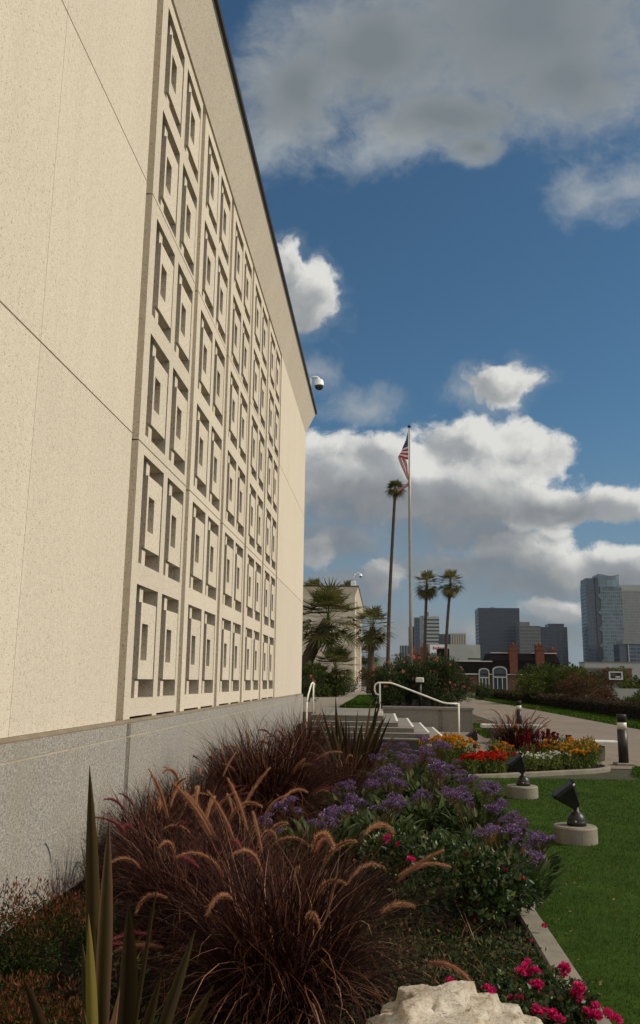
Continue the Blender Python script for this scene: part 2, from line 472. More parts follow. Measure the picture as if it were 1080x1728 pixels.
G['hedge'] = foliage('hedge_leaf', [(0.0, (0.010, 0.010, 0.005)), (0.6, (0.028, 0.022, 0.010)), (0.85, (0.06, 0.028, 0.016)), (1.0, (0.10, 0.05, 0.03))], 0.2)
G['oleander'] = foliage('oleander_leaf', [(0.0, (0.010, 0.018, 0.006)), (0.6, (0.028, 0.042, 0.014)), (1.0, (0.065, 0.085, 0.03))], 0.2)
G['oleander_bloom'] = foliage('salmon_bloom', [(0.0, (0.42, 0.09, 0.075)), (0.7, (0.60, 0.20, 0.16)), (1.0, (0.72, 0.45, 0.38))], 0.3)
G['palm'] = foliage('palm_frond', [(0.0, (0.022, 0.026, 0.007)), (0.5, (0.062, 0.066, 0.017)), (0.9, (0.13, 0.115, 0.036)), (1.0, (0.19, 0.15, 0.07))], 0.3, 0.5, 0.3)
G['palm_dead'] = foliage('dry_palm_frond', [(0.0, (0.055, 0.035, 0.018)), (1.0, (0.17, 0.11, 0.055))], 0.2, 0.7, 0.2)
G['petal_red'] = foliage('scarlet_petal', [(0.0, (0.38, 0.006, 0.006)), (1.0, (0.62, 0.035, 0.012))], 0.3)
G['petal_maroon'] = foliage('maroon_petal', [(0.0, (0.075, 0.004, 0.007)), (1.0, (0.19, 0.012, 0.015))], 0.3)
G['petal_orange'] = foliage('orange_petal', [(0.0, (0.60, 0.10, 0.008)), (0.5, (0.66, 0.19, 0.010)), (1.0, (0.72, 0.34, 0.02))], 0.3)
G['petal_yellow'] = foliage('golden_petal', [(0.0, (0.55, 0.20, 0.008)), (1.0, (0.70, 0.36, 0.02))], 0.3)
G['petal_white'] = foliage('white_petal', [(0.0, (0.62, 0.62, 0.55)), (1.0, (0.80, 0.80, 0.74))], 0.3)
G['bed_leaf'] = foliage('bedding_leaf', [(0.0, (0.024, 0.036, 0.006)), (0.6, (0.075, 0.098, 0.018)), (1.0, (0.17, 0.18, 0.045))], 0.35, .6, .2)

def rock_mat():
    m, nt, out = new_mat('layered_limestone')
    v = coords(nt, (1, 1, 3.2))
    lay = noise(nt, v, 5, 6, 0.65)
    f = noise(nt, coords(nt), 42, 5, 0.6)
    big = noise(nt, coords(nt), 6, 4)
    col = ramp(nt, lay, [(0.28, (0.16, 0.105, 0.06)), (0.40, (0.37, 0.31, 0.235)), (0.60, (0.53, 0.48, 0.405)), (0.75, (0.64, 0.61, 0.55))])
    col = mixc(nt, ramp(nt, big, [(0.5, (0, 0, 0)), (0.7, (0.5,) * 3)]), col, (0.38, 0.27, 0.15))
    col = mixc(nt, ramp(nt, f, [(0.30, (0.7,) * 3), (0.44, (0, 0, 0))]), col, (0.14, 0.09, 0.05))
    h = math_n(nt, 'MULTIPLY_ADD', lay, 2.0, f)
    principled(nt, out, col, 0.9, 0, h, 0.7, 0.02, 0.2)
    return m
M['rock'] = rock_mat()

def flag_mat():
    m, nt, out = new_mat('flag_cloth')
    u = N(nt, 'ShaderNodeAttribute', attribute_name='fu').outputs['Fac']
    v = N(nt, 'ShaderNodeAttribute', attribute_name='fv').outputs['Fac']
    st = math_n(nt, 'LESS_THAN', math_n(nt, 'FRACT', math_n(nt, 'MULTIPLY', v, 6.5)), 0.5)
    col = mixc(nt, st, (0.80, 0.78, 0.74), (0.50, 0.020, 0.030))
    su = math_n(nt, 'SUBTRACT', math_n(nt, 'FRACT', math_n(nt, 'MULTIPLY', u, 15.0)), 0.5)
    sv = math_n(nt, 'SUBTRACT', math_n(nt, 'FRACT', math_n(nt, 'MULTIPLY', v, 9.3)), 0.5)
    rr = math_n(nt, 'ADD', math_n(nt, 'MULTIPLY', su, su), math_n(nt, 'MULTIPLY', sv, sv))
    star = math_n(nt, 'LESS_THAN', rr, 0.03)
    blue = mixc(nt, star, (0.018, 0.024, 0.085), (0.66, 0.63, 0.58))
    can = math_n(nt, 'MULTIPLY', math_n(nt, 'LESS_THAN', u, 0.36), math_n(nt, 'LESS_THAN', v, 7 / 13))
    col = mixc(nt, can, col, blue)
    p = nt.nodes.new('ShaderNodeBsdfPrincipled'); nt.links.new(col, p.inputs['Base Color']); p.inputs['Roughness'].default_value = 0.8
    t = nt.nodes.new('ShaderNodeBsdfTranslucent'); nt.links.new(col, t.inputs[0])
    mx = nt.nodes.new('ShaderNodeMixShader'); mx.inputs[0].default_value = 0.5
    nt.links.new(p.outputs[0], mx.inputs[1]); nt.links.new(t.outputs[0], mx.inputs[2]); nt.links.new(mx.outputs[0], out.inputs[0])
    return m
M['flag'] = flag_mat()

# ------------------------------------------------------------------ camera, sun, sky
CAM_F, PITCH, YAW, ROLL = 1431.45, 0.1961, 0.07353, 0.01318
def camera():
    cy, sy, cp, sp = math.cos(YAW), math.sin(YAW), math.cos(PITCH), math.sin(PITCH)
    f = Vector((-sy * cp, cy * cp, sp)); r = Vector((cy, sy, 0)); u = r.cross(f)
    c, s = math.cos(ROLL), math.sin(ROLL)
    r2 = r * c + u * s; u2 = u * c - r * s
    d = bpy.data.cameras.new('camera')
    d.sensor_fit = 'VERTICAL'; d.sensor_height = 36.0; d.sensor_width = 24.0
    d.lens = CAM_F / 1728 * 36
    d.clip_start = 0.05; d.clip_end = 30000
    o = bpy.data.objects.new('camera', d); COL.objects.link(o)
    o.matrix_world = Matrix(((r2.x, u2.x, -f.x, 0), (r2.y, u2.y, -f.y, 0), (r2.z, u2.z, -f.z, 0), (0, 0, 0, 1)))
    S.camera = o
camera()

SUN_EL, SUN_AZ = math.radians(37), math.radians(4)      # azimuth from +x towards +y
sv = Vector((math.cos(SUN_EL) * math.cos(SUN_AZ), math.cos(SUN_EL) * math.sin(SUN_AZ), math.sin(SUN_EL)))
ld = bpy.data.lights.new('sun', 'SUN'); ld.energy = 3.6; ld.angle = math.radians(0.53); ld.color = (1.0, 0.90, 0.74)
lo = bpy.data.objects.new('sun', ld); COL.objects.link(lo)
lo.rotation_euler = sv.to_track_quat('Z', 'Y').to_euler()
lo.location = (40, 0, 40)

BLOBS = [('R', 0.188, 0.873, 0.253, 0.192), ('R', -0.002, 0.836, 0.173, 0.137), ('R', 0.246, 0.78, 0.143, 0.092), ('R', -0.113, 0.778, 0.103, 0.117), ('R', 0.091, 0.725, 0.13, 0.061), ('R', 0.121, 0.681, 0.046, 0.034), ('T', -0.151, 0.682, 0.063, 0.052), ('T', -0.002, 0.685, 0.092, 0.035), ('T', 0.313, 0.62, 0.076, 0.042), ('T', 0.257, 0.613, 0.039, 0.033), ('W', -0.092, 0.479, 0.041, 0.054), ('T', -0.098, 0.473, 0.051, 0.066), ('W', -0.125, 0.52, 0.028, 0.046), ('T', -0.131, 0.514, 0.036, 0.057), ('W', 0.154, 0.361, 0.047, 0.028), ('T', 0.148, 0.355, 0.058, 0.034), ('T', -0.021, 0.336, 0.051, 0.026), ('T', -0.083, 0.382, 0.03, 0.022), ('T', 0.106, 0.35, 0.043, 0.018), ('W', -0.071, 0.265, 0.079, 0.046), ('W', -0.002, 0.264, 0.071, 0.039), ('W', 0.098, 0.273, 0.085, 0.055), ('W', 0.175, 0.276, 0.064, 0.052), ('W', 0.054, 0.231, 0.168, 0.048), ('W', 0.262, 0.205, 0.075, 0.026), ('W', 0.18, 0.209, 0.096, 0.036), ('G', -0.024, 0.209, 0.134, 0.04), ('G', 0.089, 0.198, 0.145, 0.042), ('G', 0.2, 0.202, 0.082, 0.024), ('G', -0.059, 0.166, 0.085, 0.036), ('G', 0.109, 0.17, 0.11, 0.028), ('W', -0.08, 0.148, 0.03, 0.027), ('W', 0.001, 0.118, 0.032, 0.024), ('W', 0.157, 0.152, 0.095, 0.024), ('W', 0.206, 0.17, 0.034, 0.016), ('W', 0.252, 0.135, 0.074, 0.025), ('W', 0.196, 0.083, 0.054, 0.018), ('G', -0.051, 0.102, 0.09, 0.032), ('G', 0.081, 0.131, 0.13, 0.031), ('G', 0.176, 0.114, 0.128, 0.03), ('G', 0.277, 0.104, 0.073, 0.041), ('G', -0.003, 0.047, 0.15, 0.041), ('G', 0.141, 0.052, 0.16, 0.031)]

def world():
    w = bpy.data.worlds.new('World'); S.world = w; w.use_nodes = True
    nt = w.node_tree
    for x in list(nt.nodes): nt.nodes.remove(x)
    out = nt.nodes.new('ShaderNodeOutputWorld')
    bg = nt.nodes.new('ShaderNodeBackground')
    STR = 0.075
    bg.inputs[1].default_value = STR
    sky = nt.nodes.new('ShaderNodeTexSky'); sky.sky_type = 'NISHITA'; sky.sun_disc = False
    sky.sun_elevation = SUN_EL; sky.sun_rotation = math.radians(90) - SUN_AZ
    sky.air_density = 1.0; sky.dust_density = 0.6; sky.ozone_density = 2.5; sky.altitude = 100
    tc = nt.nodes.new('ShaderNodeTexCoord')
    sx = nt.nodes.new('ShaderNodeSeparateXYZ'); nt.links.new(tc.outputs['Generated'], sx.inputs[0])
    yy = math_n(nt, 'MAXIMUM', math_n(nt, 'ABSOLUTE', sx.outputs[1]), 0.08)
    cb = nt.nodes.new('ShaderNodeCombineXYZ')
    nt.links.new(math_n(nt, 'DIVIDE', sx.outputs[0], yy), cb.inputs[0]); nt.links.new(math_n(nt, 'DIVIDE', sx.outputs[2], yy), cb.inputs[1])
    P = cb.outputs[0]
    def vm(op, a, b):
        n = nt.nodes.new('ShaderNodeVectorMath'); n.operation = op
        for i, v in enumerate((a, b)):
            if isinstance(v, bpy.types.NodeSocket): nt.links.new(v, n.inputs[i])
            else: n.inputs[i].default_value = v
        return n
    wn = N(nt, 'ShaderNodeTexNoise', {'Vector': P, 'Scale': 9.0, 'Detail': 6.0, 'Roughness': 0.55})
    warp = vm('MULTIPLY', vm('SUBTRACT', wn.outputs['Color'], (0.5, 0.5, 0.5)).outputs[0], (0.085, 0.06, 0))
    Q = vm('ADD', P, warp.outputs[0]).outputs[0]
    acc = {'G': None, 'W': None, 'T': None, 'R': None, 'L': None}
    def put(key, val):
        acc[key] = val if acc[key] is None else math_n(nt, 'SMOOTH_MAX', acc[key], val, 0.25)
    for (t, cx, cy, rx, ry) in BLOBS:
        d = vm('MULTIPLY', vm('SUBTRACT', Q, (cx, cy, 0)).outputs[0], (1 / rx, 1 / ry, 0)).outputs[0]
        val = math_n(nt, 'SUBTRACT', 1.0, vm('LENGTH', d, (0, 0, 0)).outputs['Value'])
        if t == 'T': val = math_n(nt, 'MULTIPLY', val, 0.55)
        put(t, val)
        if t == 'W':    # the same puff seen a little towards the sun: tells its lit side from its base
            put('L', math_n(nt, 'SUBTRACT', 1.0, vm('LENGTH', vm('SUBTRACT', d, (0.22, 0.50, 0)).outputs[0], (0, 0, 0)).outputs['Value']))
    f1 = noise(nt, Q, 11, 9, 0.56)
    f3 = noise(nt, Q, 34, 8, 0.62)
    vl = vm('ADD', Q, (0.020, 0.016, 0)).outputs[0]
    f2 = noise(nt, vl, 11, 5, 0.5)
    n1 = math_n(nt, 'SUBTRACT', f1, 0.5); n3 = math_n(nt, 'SUBTRACT', f3, 0.5)
    nn = math_n(nt, 'ADD', math_n(nt, 'MULTIPLY', n1, 1.1), math_n(nt, 'MULTIPLY', n3, 0.85))
    sm = lambda v, lo_, hi_: N(nt, 'ShaderNodeMapRange', {'Value': v, 'From Min': lo_, 'From Max': hi_}, interpolation_type='SMOOTHSTEP').outputs[0]
    rear_fill = sm(math_n(nt, 'MULTIPLY', sx.outputs[1], -1), -0.15, 0.25)
    aw = sm(math_n(nt, 'ADD', acc['W'], math_n(nt, 'MULTIPLY', nn, 1.15)), -0.05, 0.32)
    at = math_n(nt, 'MULTIPLY', sm(math_n(nt, 'ADD', acc['T'], nn), -0.25, 0.75), 0.9)
    ag = sm(math_n(nt, 'ADD', acc['G'], math_n(nt, 'MULTIPLY', nn, 0.8)), -0.15, 0.75)
    dr = math_n(nt, 'ADD', acc['R'], math_n(nt, 'MULTIPLY', nn, 0.70))
    ar = sm(dr, -0.20, 0.66)
    relief = math_n(nt, 'MULTIPLY', math_n(nt, 'SUBTRACT', f1, f2), 1.9)
    side = math_n(nt, 'MULTIPLY', math_n(nt, 'SUBTRACT', acc['L'], acc['W']), 0.75)
    lit = math_n(nt, 'ADD', math_n(nt, 'ADD', math_n(nt, 'ADD', 0.72, side), math_n(nt, 'MULTIPLY', n3, 0.55)), relief, clamp=True)
    k = 1 / STR
    cw = ramp(nt, lit, [(0.0, (0.27, 0.29, 0.31)), (0.45, (0.38, 0.39, 0.395)), (0.72, (0.58, 0.58, 0.56)), (1.0, (0.76, 0.75, 0.71))])
    cg = ramp(nt, math_n(nt, 'ADD', 0.5, math_n(nt, 'ADD', math_n(nt, 'MULTIPLY', n1, 0.8), math_n(nt, 'MULTIPLY', relief, 0.6)), clamp=True), [(0.1, (0.16, 0.185, 0.21)), (0.5, (0.215, 0.232, 0.25)), (0.9, (0.31, 0.32, 0.32))])
    cr_ = ramp(nt, math_n(nt, 'ADD', math_n(nt, 'MULTIPLY', math_n(nt, 'ADD', acc['R'], math_n(nt, 'MULTIPLY', n1, 0.45)), 1.0), math_n(nt, 'MULTIPLY', relief, -0.22), clamp=True), [(0.0, (0.27, 0.32, 0.36)), (0.22, (0.335, 0.36, 0.37)), (0.5, (0.255, 0.284, 0.298)), (0.85, (0.195, 0.225, 0.24))])
    ct = (0.36, 0.395, 0.42)
    cs = lambda c: vm('MULTIPLY', c, (k, k, k)).outputs[0]
    # pale band of moist air low over the city
    el = N(nt, 'ShaderNodeMapRange', {'Value': sx.outputs[2], 'From Min': -0.02, 'From Max': 0.32}, interpolation_type='SMOOTHSTEP').outputs[0]
    skyc = mixc(nt, 1.0, sky.outputs[0], (0.55, 0.86, 0.94), 'MULTIPLY')
    low = vm('MULTIPLY', (0.20, 0.245, 0.30), (k, k, k)).outputs[0]
    skyc = mixc(nt, el, mixc(nt, 0.88, skyc, low), skyc)
    c = mixc(nt, at, skyc, cs(ct))
    c = mixc(nt, math_n(nt, 'MULTIPLY', aw, 0.95), c, cs(cw))
    c = mixc(nt, math_n(nt, 'MULTIPLY', ag, 0.85), c, cs(cg))
    c = mixc(nt, math_n(nt, 'MULTIPLY', ar, 0.93), c, cs(cr_))
    c = mixc(nt, math_n(nt, 'MULTIPLY', rear_fill, 0.75), c, cs((0.98, 0.95, 0.88)))  # bright cloud added behind the camera to fill faces turned towards it
    nt.links.new(c, bg.inputs[0])
    nt.links.new(bg.outputs[0], out.inputs[0])
world()
S.view_settings.view_transform = 'Standard'
S.view_settings.look = 'None'
S.view_settings.exposure = 0
S.view_settings.gamma = 1
S.cycles.max_bounces = 6
S.cycles.transparent_max_bounces = 4
S.cycles.use_denoising = True

# ------------------------------------------------------------------ the building
XW, ZB, ZT = -2.5, -0.4, 8.05
def loft_ring(mb, x0, x1, y0, y1, za, zb, d):
    vs = [(x0, y0, za), (x1, y0, za), (x1, y1, za), (x0, y1, za), (x0 - d, y0 - d, zb), (x1 + d, y0 - d, zb), (x1 + d, y1 + d, zb), (x0 - d, y1 + d, zb)]
    mb.add(vs, [(0, 3, 2, 1), (4, 5, 6, 7), (0, 1, 5, 4), (1, 2, 6, 5), (2, 3, 7, 6), (3, 0, 4, 7)])

Y0, PITCHB, BAYW, NB = 8.30, 2.37, 2.17, 5
OPEN = ((0.22, 1.06), (1.24, 2.06))
ROWB = [-0.2 + 1.368 * k for k in range(6)]
ROWH = 1.15

def block_mesh():
    """set-back block with a slot, and the fin behind it; local y from the opening's near jamb, z from its sill"""
    W = 0.838
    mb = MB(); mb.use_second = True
    g = 0.245
    ys = [g, g + 0.065, g + 0.295, W - 0.008]; zs = [0.19, 0.385, 0.765, 0.985]
    mb.lattice(ys, zs, lambda i, j: not (i == 1 and j == 1), -0.006, -0.349)
    mb.box(-0.349, -0.20, g + 0.06, g + 0.30, 0.38, 0.77)
    mb.lattice([g + 0.004, g + 0.135], [0.001, 0.19], lambda i, j: True, -0.034, -0.349)
    mb.lattice([g + 0.004, g + 0.135], [0.985, ROWH - 0.001], lambda i, j: True, -0.034, -0.349)
    return mb.data('screen_block')

U_ = lambda a, b: random.uniform(a, b)
def make_building(root, y_off=0.0, screens=True, y_near=-12.0, y_far=27.0, x_back=-24.0, zbase=-1.72):
    yo = y_off
    b = MB(); b.box(x_back, -2.85, y_near + 0.35 + yo, y_far - 0.35 + yo, zbase, ZT - 0.002); b.build('wall', M['concrete'], root)
    zcut = [ZB, 2.413, 2.427, 5.213, 5.227, ZT - 0.002]
    left_end, right_start = Y0 - 0.24, Y0 + (NB - 1) * PITCHB + BAYW + 0.2
    spans = [(y_near, 5.718), (5.722, left_end), (right_start, y_far)]
    for (a, c) in spans:
        for k in (0, 2, 4):
            p = MB()
            ya, yc = a + yo, c + yo
            if a == y_near: ya += 0.0
            p.box(-2.849, XW, ya, yc, zcut[k], zcut[k + 1]); p.build('wall_panel', M['concrete'], root)
    # channels between bays
    chan = [(left_end, Y0)] + [(Y0 + k * PITCHB + BAYW, Y0 + (k + 1) * PITCHB) for k in range(NB - 1)] + [(right_start - 0.2, right_start)]
    for (a, c) in chan:
        cm = MB()
        for k in (0, 2, 4):
            cm.box(-2.848, -2.585, a + 0.001 + yo, c - 0.001 + yo, zcut[k], zcut[k + 1] - (0.0 if k < 4 else 0.09))
        cm.build('joint_channel', M['concrete'], root)
    # end walls facing the long axis
    for yy, t in ((y_near, 1), (y_far, -1)):
        e = MB(); e.box(x_back, -2.851, min(yy, yy + t * 0.34) + yo, max(yy, yy + t * 0.34) + yo, ZB, ZT - 0.003)
        e.build('end_wall', M['concrete'], root)
    co = MB(); loft_ring(co, x_back - 0.3, XW, y_near + yo, y_far + yo, ZT, 8.80, 0.30); co.build('cornice', M['concrete'], root)
    ro = MB(); ro.box(x_back - 0.66, XW + 0.345, y_near - 0.345 + yo, y_far + 0.345 + yo, 8.803, 8.895); ro.build('roof_edge', M['bronze'], root)
    # granite base
    PX = -2.455
    base = MB()
    base.box(x_back, PX, y_near - 0.05 + yo, y_far + 0.12 + yo, -0.55, ZB - 0.035)
    lg = MB(); lg.xprism([(-2.86, ZB - 0.034), (PX - 0.004, ZB - 0.034), (PX - 0.004, ZB - 0.026), (XW + 0.002, ZB - 0.002), (-2.86, ZB - 0.002)], y_near + yo, y_far + 0.10 + yo); lg.build('ledge', M['ledge'], root)
    base.build('plinth_course', M['granite'], root)
    for (a, c) in ((y_near - 0.05, 8.30), (8.43, y_far + 0.12)):
        pb = MB(); pb.box(x_back, PX, a + yo, c + yo, zbase, -0.567); pb.build('plinth', M['granite'], root)
    mj = MB(); mj.box(x_back + .1, PX - 0.003, y_near + yo, y_far + 0.117 + yo, -0.5668, -0.5502); mj.build('plinth_joint', M['caulk'], root)
    vj = MB(); vj.box(-3, PX - 0.004, 8.302 + yo, 8.428 + yo, zbase, -0.568); vj.box(-3, PX + 0.003, 8.302 + yo, 8.428 + yo, -0.5502, ZB - 0.036); vj.build('vertical_joint', M['granite_joint'], root)
    if not screens: return
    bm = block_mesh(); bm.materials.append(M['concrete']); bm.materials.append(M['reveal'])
    for k in range(NB):
        y = Y0 + k * PITCHB + yo
        ys = [y, y + OPEN[0][0], y + OPEN[0][1], y + OPEN[1][0], y + OPEN[1][1], y + BAYW]
        zs = [ZB, ZB + 0.022]
        for z in ROWB: zs += [z, z + ROWH]
        zs += [2.413, 2.427, 5.213, 5.227, 7.95]
        zs = sorted(zs)
        def solid(i, j):
            zc = (zs[j] + zs[j + 1]) / 2
            if 2.413 < zc < 2.427 or 5.213 < zc < 5.227: return False
            if i in (1, 3):
                if zc < ZB + 0.02: return False
                for z in ROWB:
                    if z < zc < z + ROWH: return False
            return True
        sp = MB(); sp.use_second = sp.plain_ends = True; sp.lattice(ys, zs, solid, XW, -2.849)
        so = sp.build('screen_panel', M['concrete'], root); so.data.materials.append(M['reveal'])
        for (a, c) in OPEN:
            for z in ROWB:
                o = link('screen_block', bm, None, so)
                rl = wloc(root)
                o.location = (XW - rl.x - U_(.0, .006), y + a - rl.y + U_(-.003, .003), z - rl.z)

main = empty('concrete_building', (-2.5, 8.0, -1.7), 0, 'near cream precast concrete building with stacked screen panels and grey granite base filling the left', 'building')
make_building(main)
far = empty('concrete_building', (-2.5, 81.0, -0.96), 0, 'far cream concrete building with dark roof edge, partly hidden behind the leaning palm', 'building')
def far_building():
    ys, ye, xb = 81.0, 107.0, -30.0
    w = MB(); w.box(xb, XW, ys, ye, -1.0, ZT - 0.01); w.build('wall', M['concrete'], far)
    co = MB(); loft_ring(co, xb, XW, ys, ye, ZT, 8.8, 0.3); co.build('cornice', M['concrete'], far)
    ro = MB(); ro.box(xb - .35, XW + .35, ys - .35, ye + .35, 8.803, 8.9); ro.build('roof_edge', M['bronze'], far)
    pl = MB(); pl.box(xb - .05, XW + .05, ys - .05, ye + .05, -1.0, -0.4); pl.build('plinth', M['granite'], far)
    for k in range(5):
        f = MB()
        y = ys + 3 + k * 4
        f.box(XW - 0.1, XW + 0.06, y, y + 0.35, -0.39, 7.9)
        f.box(XW - 0.1, XW + 0.06, y + 1.7, y + 2.05, -0.39, 7.9)
        for j in range(7): f.box(XW - 0.1, XW + 0.055, y + .351, y + 1.699, -0.39 + j * 1.36, -0.19 + j * 1.36)
        f.build('screen_panel', M['concrete'], far)
far_building()

def dome_camera(root, base, L, name_m=M['white_plastic']):
    x, y, z = base
    a = MB(); a.tube([(x, y, z), (x + L * .35, y, z + .03), (x + L * .75, y, z + .02), (x + L, y, z - .04)], [.045, .04, .04, .04], 8); a.build('arm', name_m, root, True)
    h = MB(); c = (x + L, y, z - .04)
    h.lathe([(.05, .0), (.11, -.03), (.145, -.09), (.15, -.20), (.16, -.21), (.16, -.235), (.02, -.235)], c, 20); h.build('housing', name_m, root, True)
    d = MB(); d.lathe([(.135, -.236), (.132, -.28), (.10, -.335), (.05, -.362), (.005, -.37)], c, 20); d.build('dome', M['smoke_dome'], root, True)
cam1 = empty('security_camera', (-2.16, 25.5, 9.05), 0, 'white dome security camera on a curved arm off the near roof edge', 'camera')
dome_camera(cam1, (-2.22, 25.5, 9.42), 0.26)
pb = MB(); pb.tube([(-2.22, 25.5, 8.895), (-2.22, 25.5, 9.42)], 0.035, 8); pb.build('bracket', M['white_plastic'], cam1, True)
cam2 = empty('security_camera', (-2.75, 82, 8.9), 0, 'white dome security camera on a boxy white stand on the far roof', 'camera')
pb = MB(); pb.bbox(-2.95, -2.45, 81.8, 82.2, 8.901, 9.5, 0.03); pb.build('stand', M['white_plastic'], cam2)
pb = MB(); pb.tube([(-2.7, 82, 9.5), (-2.65, 82, 9.9), (-2.5, 82, 10.2)], 0.06, 8); pb.build('bracket', M['white_plastic'], cam2, True)
dome_camera(cam2, (-2.5, 82, 10.25), 0.5)

# ------------------------------------------------------------------ ground
def sheet(name, poly, z, mat, kind='structure', thick=0.0):
    mb = MB()
    if thick: mb.prism(poly, z - thick, z)
    else: mb.add([(x, y, z) for x, y in poly], [tuple(range(len(poly)))])
    o = mb.build(name, mat)
    o['kind'] = kind
    return o

ZG = -1.7
sheet('terrain', [(-9000, -60), (9000, -60), (9000, 9000), (-9000, 9000)], ZG - 0.02, M['terrain'])
sheet('lawn', [(1.12, -4), (40, -4), (40, 19.1), (1.12, 16.2)], ZG, M['turf_base'])
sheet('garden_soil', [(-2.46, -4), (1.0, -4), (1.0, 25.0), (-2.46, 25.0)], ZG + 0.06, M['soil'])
sheet('plaza', [(-0.5, 18.6), (40, 18.6), (40, 30), (10.0, 30), (10.0, 130), (5.0, 130), (5.0, 31.2), (-0.5, 31.2)], ZG - 0.008, M['paving'])
sheet('verge', [(10.004, 30.004), (12.4, 30.004), (12.4, 130), (10.004, 130)], ZG, M['turf_base'])
sheet('lawn_patch', [(3.25, 28.0), (4.9, 28.0), (4.95, 37.0), (3.3, 37.0)], ZG - 0.004, M['turf_base'])
sheet('lawn_corner', [(5.0, 26.0), (5.9, 26.0), (5.4, 28.2), (5.0, 28.4)], ZG - 0.004, M['turf_base'])
tm = MB(); tm.prism([(-30, 27.15), (-2.04, 27.15), (-2.04, 31.05), (3.15, 31.05), (3.15, 140), (-30, 140)], -2.0, -0.964)
tag(tm.build('terrace', M['terrace_paving']), kind='structure')
sheet('terrace_lawn', [(-1.35, 31.6), (-0.25, 31.6), (-0.25, 60), (-1.65, 60)], -0.958, M['turf_base'])
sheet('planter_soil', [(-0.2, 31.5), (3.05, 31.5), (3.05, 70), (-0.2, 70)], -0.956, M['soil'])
# hills far behind
hm = MB()
xs = np.linspace(-5000, 5000, 90)
hz = [110 + 100 / (1 + math.exp((x - 100) / 150)) + 18 * math.sin(x * .0013 + 1) + 16 * math.sin(x * .0041) + 9 * math.sin(x * .011) for x in xs]
vs = []; fs = []
for i, x in enumerate(xs): vs += [(x, 6400, -5), (x, 7000, hz[i]), (x, 8200, -5)]
for i in range(len(xs) - 1):
    for k in range(2): fs.append((i * 3 + k, (i + 1) * 3 + k, (i + 1) * 3 + k + 1, i * 3 + k + 1))
hm.add(vs, fs); tag(hm.build('hills', M['hill'], None, True), kind='structure')

# kerbs
def kerb(name, pts, w, z0, z1, label):
    mb = MB()
    P = [Vector((x, y, 0)) for x, y in pts]
    vs = []; fs = []
    for i, p in enumerate(P):
        d = (P[min(i + 1, len(P) - 1)] - P[max(i - 1, 0)]).normalized()
        n = Vector((d.y, -d.x, 0)) * (w / 2)
        for (s, z) in ((-1, z0), (-1, z1 - .015), (-.85, z1), (.85, z1), (1, z1 - .015), (1, z0)):
            vs.append((p.x + n.x * s, p.y + n.y * s, z))
    for i in range(len(P) - 1):
        for k in range(5): fs.append((i * 6 + k, (i + 1) * 6 + k, (i + 1) * 6 + k + 1, i * 6 + k + 1))
    fs.append((0, 1, 2, 3, 4, 5)); e = (len(P) - 1) * 6; fs.append((e + 5, e + 4, e + 3, e + 2, e + 1, e))
    mb.add(vs, fs)
    return tag(mb.build(name, M['pale_concrete']), label, 'kerb')
kerb('garden_kerb', [(1.03, -4), (1.03, 2), (1.04, 6), (1.02, 10), (1.0, 13), (0.85, 15.6)], 0.15, ZG - .1, ZG + 0.10, 'straight weathered concrete kerb between the planted bed and the lawn')
BEDK = [(0.75, 16.15), (1.3, 16.1), (2.0, 16.35), (2.8, 16.85), (3.6, 17.35), (4.2, 17.75), (4.55, 18.2), (4.62, 18.75), (4.4, 19.3), (3.9, 19.8), (3.2, 20.3), (2.4, 20.9), (1.6, 21.3), (0.8, 21.4)]
def smooth_path(pts, n=5):
    out = []
    for i in range(len(pts) - 1):
        p0, p1, p2, p3 = [Vector(pts[max(0, min(len(pts) - 1, i + k))]) for k in (-1, 0, 1, 2)]
        for j in range(n):
            t = j / n
            out.append(0.5 * ((2 * p1) + (p2 - p0) * t + (2 * p0 - 5 * p1 + 4 * p2 - p3) * t * t + (3 * p1 - p0 - 3 * p2 + p3) * t ** 3))
    out.append(Vector(pts[-1]))
    return [(p.x, p.y) for p in out]
bk = smooth_path(BEDK)
kerb('bed_kerb', bk, 0.11, ZG - .1, ZG + 0.065, 'curved pale concrete kerb round the colourful annual flower bed')
sheet('flower_bed_soil', bk, ZG + 0.05, M['soil'])

# ------------------------------------------------------------------ steps, walls, rails
st = empty('stone_steps', (1.0, 27.0, ZG), 0, 'five broad grey stone steps with pale nosings coming down from the terrace', 'steps')
SX = [0.06, 0.49, 0.94, 1.38, 1.82, 2.26]
zs_ = [-0.96 - 0.148 * k for k in range(5)]
for k in range(5):
    x0 = -2.0 if k == 0 else SX[k - 1] - 0.02
    y0 = 24.98 - 0.012 * k
    tr = MB(); tr.bbox(-2.036, SX[k], y0, 31.04, zs_[k] - 0.045, zs_[k], 0.008) if k == 0 else tr.bbox(SX[k - 1] - 0.03, SX[k], y0, 30.98, zs_[k] - 0.045, zs_[k], 0.008)
    t = tr.build('tread', M['step_concrete'], st)
    if k:
        ns = MB(); ns.box(SX[k] - 0.075, SX[k] - 0.012, y0 + .02, 30.9, zs_[k] - 0.002, zs_[k] + 0.004); ns.build('nosing', M['nosing'], t)
    rs = MB(); rs.box(-1.99 + .003 * k, SX[k] - 0.025, y0 + 0.02, 30.96 - .003 * k, zs_[k] - 0.1475, zs_[k] - 0.0455); rs.build('riser', M['granite_dark'], st)
    ln = MB(); ln.box(-1.99, SX[k] - 0.02, y0 - 0.004, y0 + 0.018, zs_[k] - 0.044, zs_[k] - 0.016); 
    if k: ln.build('edge_strip', M['nosing'], st)
    if k < 4:
        pass
wl = empty('planter_wall', (1.6, 31.2, ZG), 0, 'low grey granite planter wall with a capstone behind the steps', 'wall')
